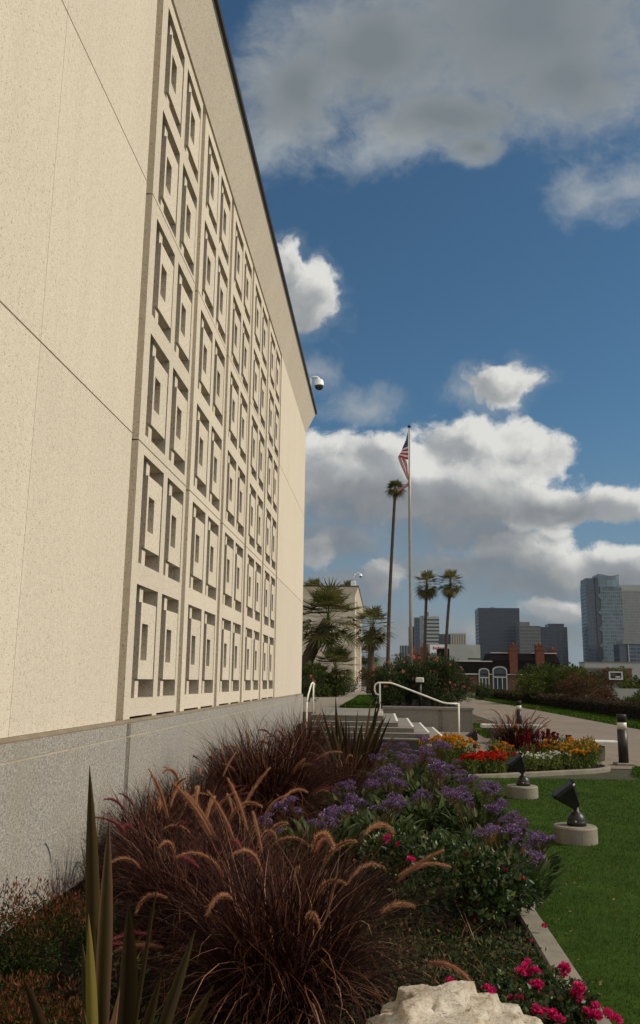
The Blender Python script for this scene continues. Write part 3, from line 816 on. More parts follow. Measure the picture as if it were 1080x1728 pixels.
b = MB(); b.box(0.08, 2.0, 31.0, 31.4, -1.75, -0.965); b.box(2.14, 3.2, 31.0, 31.4, -1.75, -0.965); b.build('wall_face', M['granite_dark'], wl)
b = MB(); b.box(2.003, 2.137, 31.015, 31.4, -1.75, -0.966); b.build('dark_joint', M['granite_joint'], wl)
b = MB(); b.bbox(0.02, 3.25, 30.955, 31.45, -0.964, -0.865, 0.012); b.build('capstone', M['granite_dark'], wl)
b = MB(); b.box(2.95, 3.2, 31.401, 70, -1.75, -0.9); b.build('return_wall', M['granite_dark'], wl)

hr = empty('handrail', (1.0, 25.5, -1.2), 0, 'long cream painted handrail sloping down beside the stone steps', 'handrail')
b = MB()
yR = 25.5
pts = [(-0.045, yR, -0.40), (-0.16, yR, -0.36), (-0.20, yR, -0.26), (-0.20, yR, -0.16), (-0.17, yR, -0.08), (-0.08, yR, -0.04), (0.25, yR, -0.04), (0.40, yR, -0.08), (1.75, yR, -0.575), (1.9, yR, -0.605), (2.24, yR, -0.61)]
b.tube(smooth3 := [Vector(p) for p in pts], 0.024, 8); b.build('rail', M['white_paint'], hr, True)
b = MB(); b.tube([(-0.045, yR, -0.955), (-0.045, yR, -0.04)], 0.024, 8); b.build('post', M['white_paint'], hr, True)
b = MB(); b.tube([(2.235, yR, -1.72), (2.235, yR, -0.585)], 0.024, 8); b.build('post', M['white_paint'], hr, True)
b = MB(); b.bbox(-0.13, 0.045, yR - .09, yR + .09, -0.962, -0.87, 0.01); b.build('footing', M['white_paint'], hr)
h2 = empty('handrail', (-2.02, 24.8, -1.2), 0, 'short cream handrail seen end-on beside the corner of the building', 'handrail')
for dx in (0.0, 0.0):
    pass
b = MB(); b.tube([(-2.09, 24.3, -0.62), (-2.07, 24.5, -0.40), (-2.03, 25.0, -0.11), (-2.0, 25.2, -0.06), (-1.97, 25.35, -0.10), (-1.97, 25.4, -0.2)], 0.022, 8); b.build('rail', M['white_paint'], h2, True)
b = MB(); b.tube([(-1.985, 25.25, -0.96), (-1.985, 25.25, -0.07)], 0.022, 8); b.build('post', M['white_paint'], h2, True)
b = MB(); b.tube([(-2.09, 24.3, -1.7), (-2.09, 24.3, -0.60)], 0.022, 8); b.build('post', M['white_paint'], h2, True)

# bollard lights
def bollard(loc, h, label, r=0.105, group='bollard lights along the path'):
    t = empty('bollard_light', loc, 0, label, 'bollard', group)
    b = MB(); b.bbox(-.19, .19, -.19, .19, -0.02, 0.045, .015); b.build('footing', M['pale_concrete'], t, False, False)
    b = MB(); b.lathe([(r, 0.045), (r, h * .70)], (0, 0, 0), 24); b.build('post', M['bronze'], t, True, False)
    b = MB(); b.lathe([(r * .96, h * .70 + .001), (r * .96, h * .845)], (0, 0, 0), 24); b.build('light_band', M['lamp_glass'], t, True, False)
    b = MB(); b.lathe([(r, h * .845 + .001), (r, h * .985), (r * .93, h), (0.01, h)], (0, 0, 0), 24); b.build('cap', M['bronze'], t, True, False)
    return t
bollard((5.22, 19.45, ZG), 1.06, 'tall dark bollard light on a pale footing at the right lawn edge')
bollard((5.12, 33.0, ZG), 1.05, 'dark bollard light behind the fountain grass in the flower bed', 0.10)
pl = empty('post_light', (1.42, 32.2, -0.96), 0, 'thin dark post light with a white head among the oleander flowers', 'post light')
b = MB(); b.tube([(0, 0, 0), (0, 0, .95)], 0.06, 10); b.build('post', M['bronze'], pl, True, False)
b = MB(); b.bbox(-.16, .14, -.12, .12, .951, 1.12, .03); b.build('lamp_head', M['lamp_glass'], pl, False, False)

# floodlights
def floodlight(loc, rz, label, base=True, sc=1.0):
    t = empty('floodlight', loc, rz, label, 'floodlight', 'floodlights aimed at the building')
    if base:
        b = MB(); b.lathe([(.236, -.05), (.236, .158), (.222, .175), (.005, .175)], (0, 0, 0), 48); b.build('concrete_base', M['pale_concrete'], t, False, False)
        z = .175
    else: z = 0.0
    b = MB(); b.lathe([(.105, z + .001), (.105, z + .04), (.10, z + .045), (.10, z + .06), (.085, z + .10), (.055, z + .135), (.03, z + .15), (.028, z + .19)], (0.02, 0, 0), 24); b.build('junction_box', M['black_metal'], t, True, False)
    b = MB(); b.tube([(.02 - .02, -.045, z + .05), (.0, -.112, z + .05)], .012, 8); b.build('screw_plug', M['pole_metal'], t, True, False)
    # flared head tilted up towards -x
    pv = Vector((.03, 0, z + .19)); ax = Vector((-.60, 0, .80)); up = Vector((.80, 0, .60)); sd = Vector((0, 1, 0))
    secs = [(0.0, .04, .04), (.05, .07, .06), (.13, .115, .10), (.205, .15, .13), (.215, .165, .14), (.245, .165, .14)]
    vs = []; fs = []
    for (d, hw, hh) in secs:
        c = pv + ax * d
        for (a, q) in ((-1, -.8), (-.8, -1), (.8, -1), (1, -.8), (1, .8), (.8, 1), (-.8, 1), (-1, .8)): vs.append(c + sd * (a * hw) + up * (q * hh))
    for i in range(len(secs) - 1):
        for k in range(8): fs.append((i * 8 + k, i * 8 + (k + 1) % 8, (i + 1) * 8 + (k + 1) % 8, (i + 1) * 8 + k))
    fs.append(tuple(range(7, -1, -1)))
    b = MB(); b.add(vs, fs); b.build('lamp_head', M['black_metal'], t, False, False)
    c = pv + ax * .247
    b = MB(); b.add([c + sd * (a * .15) + up * (q * .125) for a, q in ((-1, -1), (1, -1), (1, 1), (-1, 1))], [(0, 1, 2, 3)]); b.build('lens', M['lens'], t, False, False)
    for q in (-1, 1):
        vz = MB()
        cc = pv + ax * .255 + up * (q * .137)
        n = up * .004
        vz.add([cc + sd * s1 * .167 + ax * s2 * .02 + n * s3 for s3 in (-1, 1) for (s1, s2) in ((-1, -1), (1, -1), (1, 1), (-1, 1))], [(0, 1, 2, 3), (4, 7, 6, 5), (0, 4, 5, 1), (1, 5, 6, 2), (2, 6, 7, 3), (3, 7, 4, 0)])
        vz.build('visor', M['bronze'], t, False, False)
    return t
floodlight((2.12, 10.0, ZG), -0.12, 'nearest black floodlight on a round concrete base in the open lawn')
floodlight((2.13, 13.65, ZG), 0.0, 'second black floodlight on a round concrete base, red flowers behind its head')
floodlight((2.50, 23.6, ZG), 0.1, 'small black floodlight without a concrete base beside the marigolds', False)

# benches
def bench(loc, L, h, label, w=0.5):
    t = empty('stone_bench', loc, 0, label, 'bench')
    b = MB(); b.bbox(-L / 2, L / 2, -w / 2, w / 2, h - .10, h, .02); b.build('seat', M['bench_white'], t, False, False)
    for s in (-1, 1):
        b = MB(); b.bbox(s * L * .26 - .14, s * L * .26 + .14, -w * .36, w * .36, 0, h - .101, .02); b.build('leg', M['pale_concrete'], t, False, False)
    return t
bench((3.75, 25.6, ZG), 1.75, 0.53, 'white stone bench standing behind the flower bed fountain grass')
bench((4.45, 20.6, ZG), 1.9, 0.43, 'white stone bench between the orange flowers and the tall bollard')

# flagpole and flag
fp = empty('flagpole', (2.05, 60, -0.96), 0, 'tall thin metal flagpole rising behind the oleander', 'flagpole')
b = MB(); b.tube([(0, 0, 0), (0, 0, 6), (0, 0, 13), (0, 0, 19.2)], [.13, .115, .09, .05], 12); b.build('pole', M['pole_metal'], fp, True, False)
b = MB(); b.lathe([(.01, 19.2), (.12, 19.22), (.13, 19.32), (.05, 19.40)], (0, 0, 0), 12); b.build('truck', M['bronze'], fp, True, False)
b = MB(); b.tube([(-.11, 0, 1.2), (-.1, .02, 18.9)], .012, 5); b.build('halyard', M['pole_metal'], fp, True, False)
def flag():
    ctrl_t = [(-.09, 0, 18.05), (-.18, .05, 17.65), (-.33, .12, 17.05), (-.40, .2, 16.35), (-.14, .25, 15.7), (-.10, .2, 14.9), (-.02, .1, 14.25), (-.9, .0, 13.62)]
    ctrl_b = [(-.09, 0, 15.8), (-.45, -.12, 15.9), (-.80, -.05, 16.05), (-.66, .05, 15.5), (-.48, .1, 15.0), (-.25, -.05, 14.4), (-.05, -.1, 13.9), (-.8, .05, 13.40)]
    def cr(P, t):
        n = len(P) - 1
        x = t * n; i = min(int(x), n - 1); f = x - i
        p = [Vector(P[max(0, min(n, i + k))]) for k in (-1, 0, 1, 2)]
        return 0.5 * ((2 * p[1]) + (p[2] - p[0]) * f + (2 * p[0] - 5 * p[1] + 4 * p[2] - p[3]) * f * f + (3 * p[1] - p[0] - 3 * p[2] + p[3]) * f ** 3)
    nu, nv = 60, 28
    V = []; U = []; W = []
    for i in range(nu + 1):
        u = i / nu
        a, c = cr(ctrl_t, u), cr(ctrl_b, u)
        for j in range(nv + 1):
            v = j / nv
            p = a.lerp(c, v)
            p.y += 0.10 * u * math.sin(v * 13 + u * 5)
            p.x += 0.05 * u * math.sin(v * 9 + u * 8)
            V.append(p); U.append(u); W.append(v)
    F = [(i * (nv + 1) + j, (i + 1) * (nv + 1) + j, (i + 1) * (nv + 1) + j + 1, i * (nv + 1) + j + 1) for i in range(nu) for j in range(nv)]
    me = arr_mesh('flag', [(p.x + 2.05, p.y + 60, p.z) for p in V], F, None, True)
    for nm, d in (('fu', U), ('fv', W)):
        at = me.attributes.new(nm, 'FLOAT', 'POINT'); at.data.foreach_set('value', np.array(d, np.float32))
    o = link('flag', me, M['flag'])
    tag(o, 'limp striped red and white flag with blue canton hanging on the flagpole', 'flag')
flag()
#PART2
# ------------------------------------------------------------------ plant generators
U = lambda a, b, n=None: rng.uniform(a, b, n)

def fountain_leaves(n, L, width, spread=0.75, base_r=0.10, name='fountain_leaves'):
    g = Geo()
    rr = base_r * np.sqrt(rng.random(n)); th = U(0, 2 * PI, n)
    base = np.stack([rr * np.cos(th), rr * np.sin(th), np.zeros(n)], 1)
    az = th + rng.normal(0, 0.5, n)
    ln = L * U(0.45, 1.2, n)
    up = rng.random(n) < .45
    tilt = np.abs(rng.normal(0.0, np.where(up, spread * .5, spread))); tilt = np.minimum(tilt, 1.2)
    g.add(*ribbons(base, az, tilt, ln, width * U(0.7, 1.3, n), np.where(up, U(0.1, 1.2, n), U(0.5, 2.6, n)), 8, 0.25, 1.6, None, None, None, .22))
    return g.mesh(name)

def plume_mesh(stem, head, tilt, bend, r=0.016, nb=520, headbend=0.9, name='plume'):
    """one arching stem with a bristly foxtail head, growing from the origin towards +x"""
    n = 26
    ang = tilt; p = np.zeros(3); pts = [p.copy()]
    tot = stem + head
    for i in range(n):
        t = (i + 1) / n
        s = t * tot
        k = bend * t ** 1.5 + (headbend * max(0, (s - stem) / head) ** 1.2 if s > stem else 0)
        a = tilt + k
        p = p + np.array([math.sin(a), 0, math.cos(a)]) * tot / n
        pts.append(p.copy())
    pts = np.array(pts)
    g = Geo()
    mb = MB(); ns = int(n * stem / tot) + 1
    mb.tube(pts[:ns + 1], [0.0028 - 0.0012 * i / ns for i in range(ns + 1)], 4, 0.08); g.mb(mb)
    hp = pts[ns - 1:]
    mb = MB(); m = len(hp)
    mb.tube(hp, [r * (0.18 + 0.36 * math.sin(PI * min(1, (i + .6) / m) ** .8)) for i in range(m)], 6, 0.45); g.mb(mb)
    seglen = np.linspace(0, 1, nb) * (m - 1.001)
    i0 = seglen.astype(int); f = (seglen - i0)[:, None]
    c = hp[i0] * (1 - f) + hp[i0 + 1] * f
    d = unit(hp[i0 + 1] - hp[i0])
    rad = unit(np.cross(d, sphere_pts(nb)))
    env = np.sin(PI * np.clip((seglen + .6) / (m + .3), 0, 1) ** .72) ** .8
    q = c + (rad * U(.45, 1.3, nb)[:, None] + d * U(.5, 1.4, nb)[:, None]) * (r * (0.45 + env))[:, None]
    w = np.cross(d, rad) * 0.0013
    V = np.stack([c - w, c + w, q], 1).reshape(-1, 3)
    F = np.arange(nb * 3).reshape(-1, 3)
    g.add(V, F, np.repeat(U(0.35, 1.0, nb), 3))
    return g.mesh(name)

PL = []
for i in range(7):
    PL.append(plume_mesh(U(.62, .85), U(.20, .29), U(.08, .35), U(.2, .55), U(.0125, .0175), 700, U(.15, 1.5)))
PR = []
for i in range(4):
    PR.append(plume_mesh(U(.62, .8), U(.13, .20), U(.2, .45), U(.3, .7), U(.012, .016), 460, U(.2, 1.0)))
for me in PL: me.materials.append(G['plume'])
for me in PR: me.materials.append(G['plume_red'])

def fountain_grass(loc, nleaf, L, spec, label, width=0.006, sc=1.0, base_r=0.1, spread=0.62, group='purple fountain grass clumps'):
    """spec: list of (mesh list, index, azimuth, tilt, scale)"""
    t = empty('fountain_grass', loc, 0, label, 'ornamental grass', group)
    o = link('leaves', fountain_leaves(nleaf, L, width, spread, base_r), G['fountain'], t)
    for (lst, i, az, tl, s) in spec:
        p = link('plume', lst[i % len(lst)], None, t)
        p.location = (0.04 * math.cos(az), 0.04 * math.sin(az), 0)
        p.rotation_euler = (0, tl, az)
        p.scale = (s, s, s)
    return t

def rnd_spec(n, tl=(-.05, .45), s=(.8, 1.1), red=0.35, az=(0, 2 * PI)):
    out = []
    for i in range(n):
        lst = PR if rng.random() < red else PL
        out.append((lst, int(rng.integers(0, 9)), U(*az), U(*tl), U(*s)))
    return out

ZS = ZG + 0.06
# foreground clump: tan plumes leaning left and right, plus young red ones
spec = rnd_spec(16, (-.12, .5), (.9, 1.22), .22) + [(PL, 0, PI, .15, 1.10), (PL, 1, PI * .8, .05, 1.10), (PL, 2, 0.2, .45, 1.08), (PL, 3, -.5, .75, 1.05), (PL, 4, .6, .75, 1.0), (PR, 0, PI, .7, 1.1), (PL, 5, PI * 1.05, .65, 1.05), (PL, 6, PI * .9, .55, 1.0), (PR, 1, 0.1, .95, 1.1), (PL, 1, 2.0, .3, 1.0), (PL, 0, -1.2, .3, .95)]
fountain_grass((-0.50, 4.72, ZS), 2600, 0.88, spec, 'largest purple fountain grass clump in the foreground with tan plumes', 0.0062, 1, .24, .72)
fountain_grass((-1.22, 5.75, ZS), 2000, 0.76, rnd_spec(12, (-.15, .4), (.9, 1.15), .3), 'purple fountain grass clump against the granite just behind the foreground flax', 0.006, 1, .2, .7)
fountain_grass((-1.05, 6.6, ZS), 1500, 0.72, rnd_spec(6, (-.1, .4), (.8, 1.0), .3), 'purple fountain grass between the foreground clump and the purple statice', 0.006, 1, .2, .7)
fountain_grass((-1.75, 8.4, ZS), 1300, 0.70, rnd_spec(6, (-.1, .35), (.85, 1.1), .4), 'purple fountain grass near the granite, behind the small clump', 0.007, 1, .2, .7)
fountain_grass((-1.75, 6.9, ZS), 1100, 0.72, rnd_spec(7, (-.1, .35), (.85, 1.15), .45), 'small purple fountain grass by the dark vertical joint of the granite', 0.006, 1, .10, .42)
fountain_grass((-1.30, 9.9, ZS), 3600, 1.18, rnd_spec(16, (-.05, .6), (1.0, 1.25), .35), 'dense purple fountain grass clump halfway along the granite base', 0.0075, 1, .30, .58)
fountain_grass((-1.35, 14.6, ZS), 1500, 1.15, rnd_spec(15, (-.05, .5), (1.1, 1.4), .3), 'purple fountain grass behind the dark flax, close to the short handrail', 0.009, 1, .2, .5)
fountain_grass((2.85, 19.0, ZS), 2200, 0.95, [(PL, i, U(0, 6.28), U(-.1, .45), U(1.0, 1.25)) for i in range(26)], 'round purple fountain grass growing in the middle of the flower bed', 0.013, 1, .22, .5)

for i, (x, y, lab) in enumerate(((-1.98, 7.7, 'first low tuft of purple grass tight against the granite'), (-1.95, 9.0, 'second low tuft of purple grass tight against the granite'), (-1.98, 11.6, 'tuft of purple grass in the gap behind the dense clump at the wall'), (-1.9, 12.9, 'farthest tuft of purple grass at the foot of the wall'), (-.55, 11.6, 'purple grass tuft between the dense clump and the dark flax'))):
    fountain_grass((x, y, ZS), 1300, .74 + .1 * (i > 1), rnd_spec(4, (-.1, .35), (.8, 1.1), .4), lab, .0075, 1, .22, .65)

# flax
def flax_leaf(base, tip, w, bow=0.04, seg=9, face=0.0):
    base, tip = Vector(base), Vector(tip)
    d = tip - base
    side = Vector((math.cos(face), math.sin(face), 0))
    side = (side - d.normalized() * side.dot(d.normalized())).normalized()
    nrm = d.normalized().cross(side)
    vs = []; fs = []
    h = Vector((d.x, d.y, 0))
    for i in range(seg + 1):
        t = i / seg
        p = base + d * t + nrm * (bow * math.sin(PI * t)) - h * (0.25 * t * (1 - t))
        ww = w * 0.5 * (0.55 + 0.70 * t if t < .6 else max(0.02, 0.97 * (1 - ((t - .6) / .4) ** 2.0)))
        vs += [p - side * ww + nrm * (ww * .45), p - side * ww * .35 + nrm * ww * .08, p, p + side * ww * .35 + nrm * ww * .08, p + side * ww + nrm * (ww * .45)]
    for i in range(seg):
        for k in range(4): fs.append((i * 5 + k, i * 5 + k + 1, (i + 1) * 5 + k + 1, (i + 1) * 5 + k))
    return vs, fs

def flax_plant(name, loc, leaves_, label, young=()):
    t = empty('flax_plant', loc, 0, label, 'flax plant')
    for i, (b, tip, w, bow, face, r) in enumerate(leaves_):
        mb = MB(); vs, fs = flax_leaf(b, tip, w, bow, 10, face); mb.add(vs, fs, r)
        if i not in young: mb.r = [min(.97, r + (.30 if k % 5 in (0, 4) else (-.12 if k % 5 == 2 else .06))) for k in range(len(vs))]
        mb.build('leaf', G['flax'] if i not in young else G['flax_young'], t, True)
    return t
FL = [((-.99, 3.22, ZS), (-1.08, 3.2, -.32), .054, .03, .25, .55), ((-.955, 3.20, ZS), (-.985, 3.17, -.505), .062, -.03, -.15, .7),
      ((-.93, 3.10, ZS), (-1.01, 3.08, -.80), .042, .02, .5, .5), ((-1.05, 3.2, ZS), (-1.26, 3.16, -1.03), .05, .03, .2, .3),
      ((-.93, 3.25, ZS), (-.92, 3.25, -.80), .085, .02, -.3, .3), ((-.92, 3.12, ZS), (-.885, 3.08, -1.03), .04, .02, .9, .93),
      ((-.90, 3.2, ZS), (-.80, 3.2, -.70), .018, .02, .3, .4), ((-.88, 3.15, ZS), (-.57, 3.12, -1.02), .05, .03, -.2, .55),
      ((-1.08, 3.1, ZS), (-1.24, 3.02, -1.14), .045, .03, 0, .75), ((-1.03, 3.12, ZS), (-1.10, 3.06, -1.12), .04, .03, .4, .9),
      ((-.90, 3.18, ZS), (-.76, 3.15, -1.0), .045, .02, .2, .45), ((-.96, 3.08, ZS), (-.99, 3.03, -1.08), .04, .02, .1, .7),
      ((-1.0, 3.3, ZS), (-1.15, 3.45, -1.0), .05, .02, .2, .4), ((-.9, 3.3, ZS), (-.72, 3.5, -.95), .05, .02, -.1, .5), ((-.95, 3.1, ZS), (-.88, 3.0, -1.15), .038, .02, .3, .95)]
flax_plant('flax', (-.97, 3.18, ZS), FL, 'tall bronze flax at the lower left with sword leaves, one yellow green', (2,))
ml = []
for i in range(46):
    a = U(0, 2 * PI); rr = U(.02, .22); L = U(.75, 1.45); tl = U(.02, .62)
    b = (-.45 + rr * math.cos(a), 13.3 + rr * math.sin(a), ZS)
    ml.append((b, (b[0] + L * math.sin(tl) * math.cos(a), b[1] + L * math.sin(tl) * math.sin(a), ZS + L * math.cos(tl)), U(.045, .062), U(-.04, .06), U(-.8, .8), U(0, 1) * (1.0 if rng.random() < .4 else .6)))
flax_plant('flax', (-.45, 13.3, ZS), ml, 'dark bronze flax with many upright leaves in front of the steps')

# leafy shrubs: leaf clumps through an uneven volume
def clump_leaves(centers, radii, n, llen, lwid, updir=0.3, surf=0.55, rndf=None):
    centers = np.asarray(centers, float); radii = np.asarray(radii, float)
    wts = radii ** 2; wts /= wts.sum()
    idx = rng.choice(len(centers), n, p=wts)
    d = sphere_pts(n)
    rr = radii[idx] * (surf + (1 - surf) * rng.random(n)) ** 0.5
    pos = centers[idx] + d * rr[:, None] * np.array([1, 1, .85])
    dr = d * .8 + rng.normal(0, .6, (n, 3)) + np.array([0, 0, updir])
    r = rng.random(n) if rndf is None else rndf(pos)
    return leaves(pos, dr, llen * U(.6, 1.25, n), lwid * U(.7, 1.2, n), r)

def bush_centers(n, R, H, r0, r1, zmin=0.1):
    c = []; r = []
    for i in range(n):
        a = U(0, 2 * PI); q = R * math.sqrt(rng.random()) * .85
        z = zmin + (H - zmin) * rng.random() ** .8 * (1 - .35 * (q / R) ** 2)
        c.append((q * math.cos(a), q * math.sin(a), z)); r.append(U(r0, r1))
    return c, r

def stems(mb, n, R, H, rad, r=None):
    for i in range(n):
        a = U(0, 2 * PI); q = R * U(.1, .8); h = H * U(.6, 1)
        mb.tube([(q * .1 * math.cos(a), q * .1 * math.sin(a), -.03), (q * .5 * math.cos(a), q * .5 * math.sin(a), h * .5), (q * math.cos(a), q * math.sin(a), h)], [rad, rad * .8, rad * .4], 5, r)

# nandina
def nandina(loc, R, H, n, label):
    t = empty('nandina_shrub', loc, 0, label, 'shrub')
    c, r = bush_centers(26, R, H, .08, .14)
    g = Geo()
    f = lambda p: np.clip(.02 + .42 * rng.random(len(p)) + np.where(rng.random(len(p)) < np.clip((p[:, 2] / H - .55) * 1.5, 0.04, .75), .45, 0), 0, 1)
    g.add(*clump_leaves(c, r, n, .025, .009, .4, .4, f))
    m = int(n * .05)
    a = U(0, 2 * PI, m); q = R * np.sqrt(rng.random(m))
    pos = np.stack([q * np.cos(a), q * np.sin(a), H * U(.8, 1.05, m) * (1 - .25 * (q / R) ** 2) + .1], 1)
    g.add(*leaves(pos, rng.normal(0, .5, (m, 3)) + np.array([0, 0, 1.2]), U(.02, .036, m), U(.006, .009, m), U(.55, 1, m)))
    link('foliage', g.mesh('nandina_foliage'), G['nandina'], t)
    mb = MB(); stems(mb, 9, R * .8, H * .9, .006); o = link('stems', mb.data('nandina_stems'), M['bark'], t)
nandina((-1.95, 4.75, ZS),   .52, .42, 17000, 'red tipped nandina shrub at the lower left below the granite')
nandina((-1.62, 3.9, ZS),   .38, .20, 9000, 'low green and red nandina in the lower left corner')

# statice
def statice_head(r=.05, n=150):
    g = Geo()
    d = sphere_pts(n); d[:, 2] = np.abs(d[:, 2]) * .8
    pos = d * r * U(.6, 1.1, n)[:, None] * np.array([1.15, 1.15, .7])
    g.add(*leaves(pos, d + rng.normal(0, .5, (n, 3)) + np.array([0, 0, .6]), U(.010, .017, n), U(.009, .015, n), np.clip(rng.random(n), 0, 1), .5))
    mb = MB()
    for i in range(7):
        e = d[i] * r * .9
        mb.tube([(0, 0, -.09), tuple(e * np.array([.4, .4, 0]) + np.array([0, 0, -.035])), tuple(e)], [.0022, .0016, .001], 3, .45)
    return g, mb
HEADS = []
for i in range(4):
    g, mb = statice_head(U(.05, .065)); me = g.mesh('statice_head'); me.materials.append(G['statice']); HEADS.append(me)

def statice(loc, R, H, nheads, label, nleaf=260, dry=0.15):
    t = empty('statice_plant', loc, 0, label, 'flowering plant', 'purple statice plants')
    g = Geo()
    th = U(0, 2 * PI, nleaf); q = R * np.sqrt(rng.random(nleaf)) * .9
    base = np.stack([q * np.cos(th), q * np.sin(th), U(0, H * .35, nleaf)], 1)
    shape = np.array([.35, .7, 1, .9, .5, .05])
    g.add(*ribbons(base, th + rng.normal(0, .7, nleaf), U(.2, .9, nleaf), U(.12, .24, nleaf), U(.035, .065, nleaf), U(.3, 1.1, nleaf), 5, .3, 1.2, None, shape))
    link('foliage', g.mesh('statice_foliage'), G['statice_leaf'], t)
    mb = MB()
    nc_ = max(3, nheads // 5)
    cen = []
    for i in range(nc_):
        a = i * 2.39996 + U(-.4, .4); q = R * math.sqrt((i + .5) / nc_) * 1.02
        cen.append((q * math.cos(a), q * math.sin(a), H * (1 - .28 * (q / R) ** 2) * U(.62, 1.12)))
    for i in range(nheads):
        cx_, cy_, cz_ = cen[i % nc_]
        ox, oy = rng.normal(0, .062), rng.normal(0, .062)
        p = (cx_ + ox, cy_ + oy, cz_ - 6 * (ox * ox + oy * oy) + rng.normal(0, .02))
        z = p[2]
        h = link('flower_head', HEADS[int(rng.integers(0, 4))], None, t)
        h.location = p; s = U(.6, 1.25); h.scale = (s, s, s * U(.8, 1.1)); h.rotation_euler = (rng.normal(0, .3), rng.normal(0, .3), U(0, 6.28))
        mb.tube([(p[0] * .25, p[1] * .25, 0), (p[0] * .7, p[1] * .7, z * .6), (p[0], p[1], z - .005)], [.004, .003, .002], 4, U(0, 1))
        for j in range(6):
            e = (p[0] + U(-.09, .09), p[1] + U(-.05, .05), z + U(-.02, .02))
            mb.tube([(p[0] * .85, p[1] * .85, z * .8), e], [.0022, .0014], 3, U(.3, 1))
    link('stems', mb.data('statice_stems'), G['stem'], t)
    return t
statice((-.62, 8.35, ZS), .52, 0.62, 28, 'purple statice mound right behind the foreground fountain grass')
statice((-.05, 8.9, ZS), .48, 0.64, 24, 'purple statice left of the pink rose bud, behind the rose bush', 240)
statice((.42, 9.9, ZS), .50, 0.72, 18, 'tangled purple statice with reddish dry stems above the rose bush', 320)
statice((.98, 8.2, ZS), .48, 0.64, 21, 'purple statice spilling over the kerb onto the lawn', 200)
statice((.95, 6.95, ZS), .34, 0.56, 8, 'small purple statice leaning out over the lawn beside the rose bush', 120)
statice((.62, 11.6, ZS), .55, 0.84, 27, 'purple statice in front of the red flowers', 300)
statice((.10, 12.6, ZS), .5, 0.86, 21, 'purple statice beside the dark flax leaves', 260)
statice((.55, 14.4, ZS), .55, 0.88, 28, 'farthest purple statice mound next to the marigolds', 260)
statice((-.3, 10.9, ZS), .45, 0.62, 13, 'purple statice between the dark flax and the near mounds', 220)
statice((-.15, 16.4, ZS), .6, 0.74, 18, 'low reddish purple statice below the stone steps', 260)

statice((1.0, 9.6, ZS), .46, .58, 22, 'purple statice hiding the kerb opposite the nearest floodlight', 220)
statice((.95, 10.9, ZS), .48, .64, 24, 'purple statice over the kerb just behind the nearest floodlight', 220)
statice((.92, 13.2, ZS), .46, .66, 24, 'purple statice over the kerb by the second floodlight', 220)
statice((1.12, 7.6, ZS), .36, .52, 14, 'pale purple statice heads reaching furthest onto the lawn', 110)

# roses
def rose_bloom(r=.04, n=46):
    g = Geo()
    d = sphere_pts(n); d[:, 2] = np.abs(d[:, 2]) * .7 + .05
    pos = d * r * .35
    g.add(*leaves(pos, d, U(.6, 1.1, n) * r, U(.6, 1.0, n) * r, rng.random(n), .5))
    me = g.mesh('rose_bloom'); me.materials.append(G['rose_pink']); return me
BLOOM = [rose_bloom(U(.034, .045)) for i in range(3)]

def rose_bush(loc, R, H, n, blooms, label, llen=.05, lwid=.03, nc=22, cr=(.09, .16), mat='rose_leaf'):
    t = empty('rose_bush', loc, 0, label, 'rose bush')
    c, r = bush_centers(nc, R, H, *cr)
    g = Geo(); g.add(*clump_leaves(c, r, n, llen, lwid, .2, .35))
    link('foliage', g.mesh('rose_foliage'), G[mat], t)
    mb = MB(); stems(mb, 10, R * .8, H, .006, .8); link('stems', mb.data('rose_stems'), G['stem'], t)
    for (x, y, z, s) in blooms:
        b = link('bloom', BLOOM[int(rng.integers(0, 3))], None, t)
        b.location = (x, y, z); b.scale = (s, s, s); b.rotation_euler = (rng.normal(.3, .3), rng.normal(0, .3), U(0, 6))
    return t
rose_bush((.62, 6.35, ZS), .46, .47, 3600, [(-.42, -.05, .42, .9), (-.36, -.08, .38, .6), (.2, -.3, .42, .4), (.32, -.2, .35, .45), (.44, -.28, .08, .5), (.34, -.42, .02, .45), (-.05, -.2, .5, .4)], 'glossy green rose bush beside the kerb with a few pink buds')
rose_bush((.15, 7.3, ZS), .36, .40, 2200, [(-.1, -.2, .42, 1.0), (-.02, -.22, .38, .6)], 'green rose bush with one bright pink bloom, behind the glossy rose bush')
pb = []
for (x, y, z, k) in ((-.36, -.02, .17, 5), (-.2, -.1, .17, 3), (.02, .03, .25, 7), (.04, -.02, .19, 5), (.03, -.22, .14, 6), (.24, -.1, .19, 5), (.30, -.18, .12, 7), (.34, -.28, .07, 6), (-.08, -.12, .15, 3), (.2, .14, .2, 2), (.14, -.32, .08, 5), (.36, -.4, .05, 5)):
    for j in range(k): pb.append((x + rng.normal(0, .022), y + rng.normal(0, .022), z + rng.normal(0, .018), U(.45, .8)))
rose_bush((.70, 4.62, ZS), .34, .14, 2400, pb, 'low bright pink roses along the kerb beside the pale rock', .034, .024, 26, (.05, .10), 'rose_leaf')

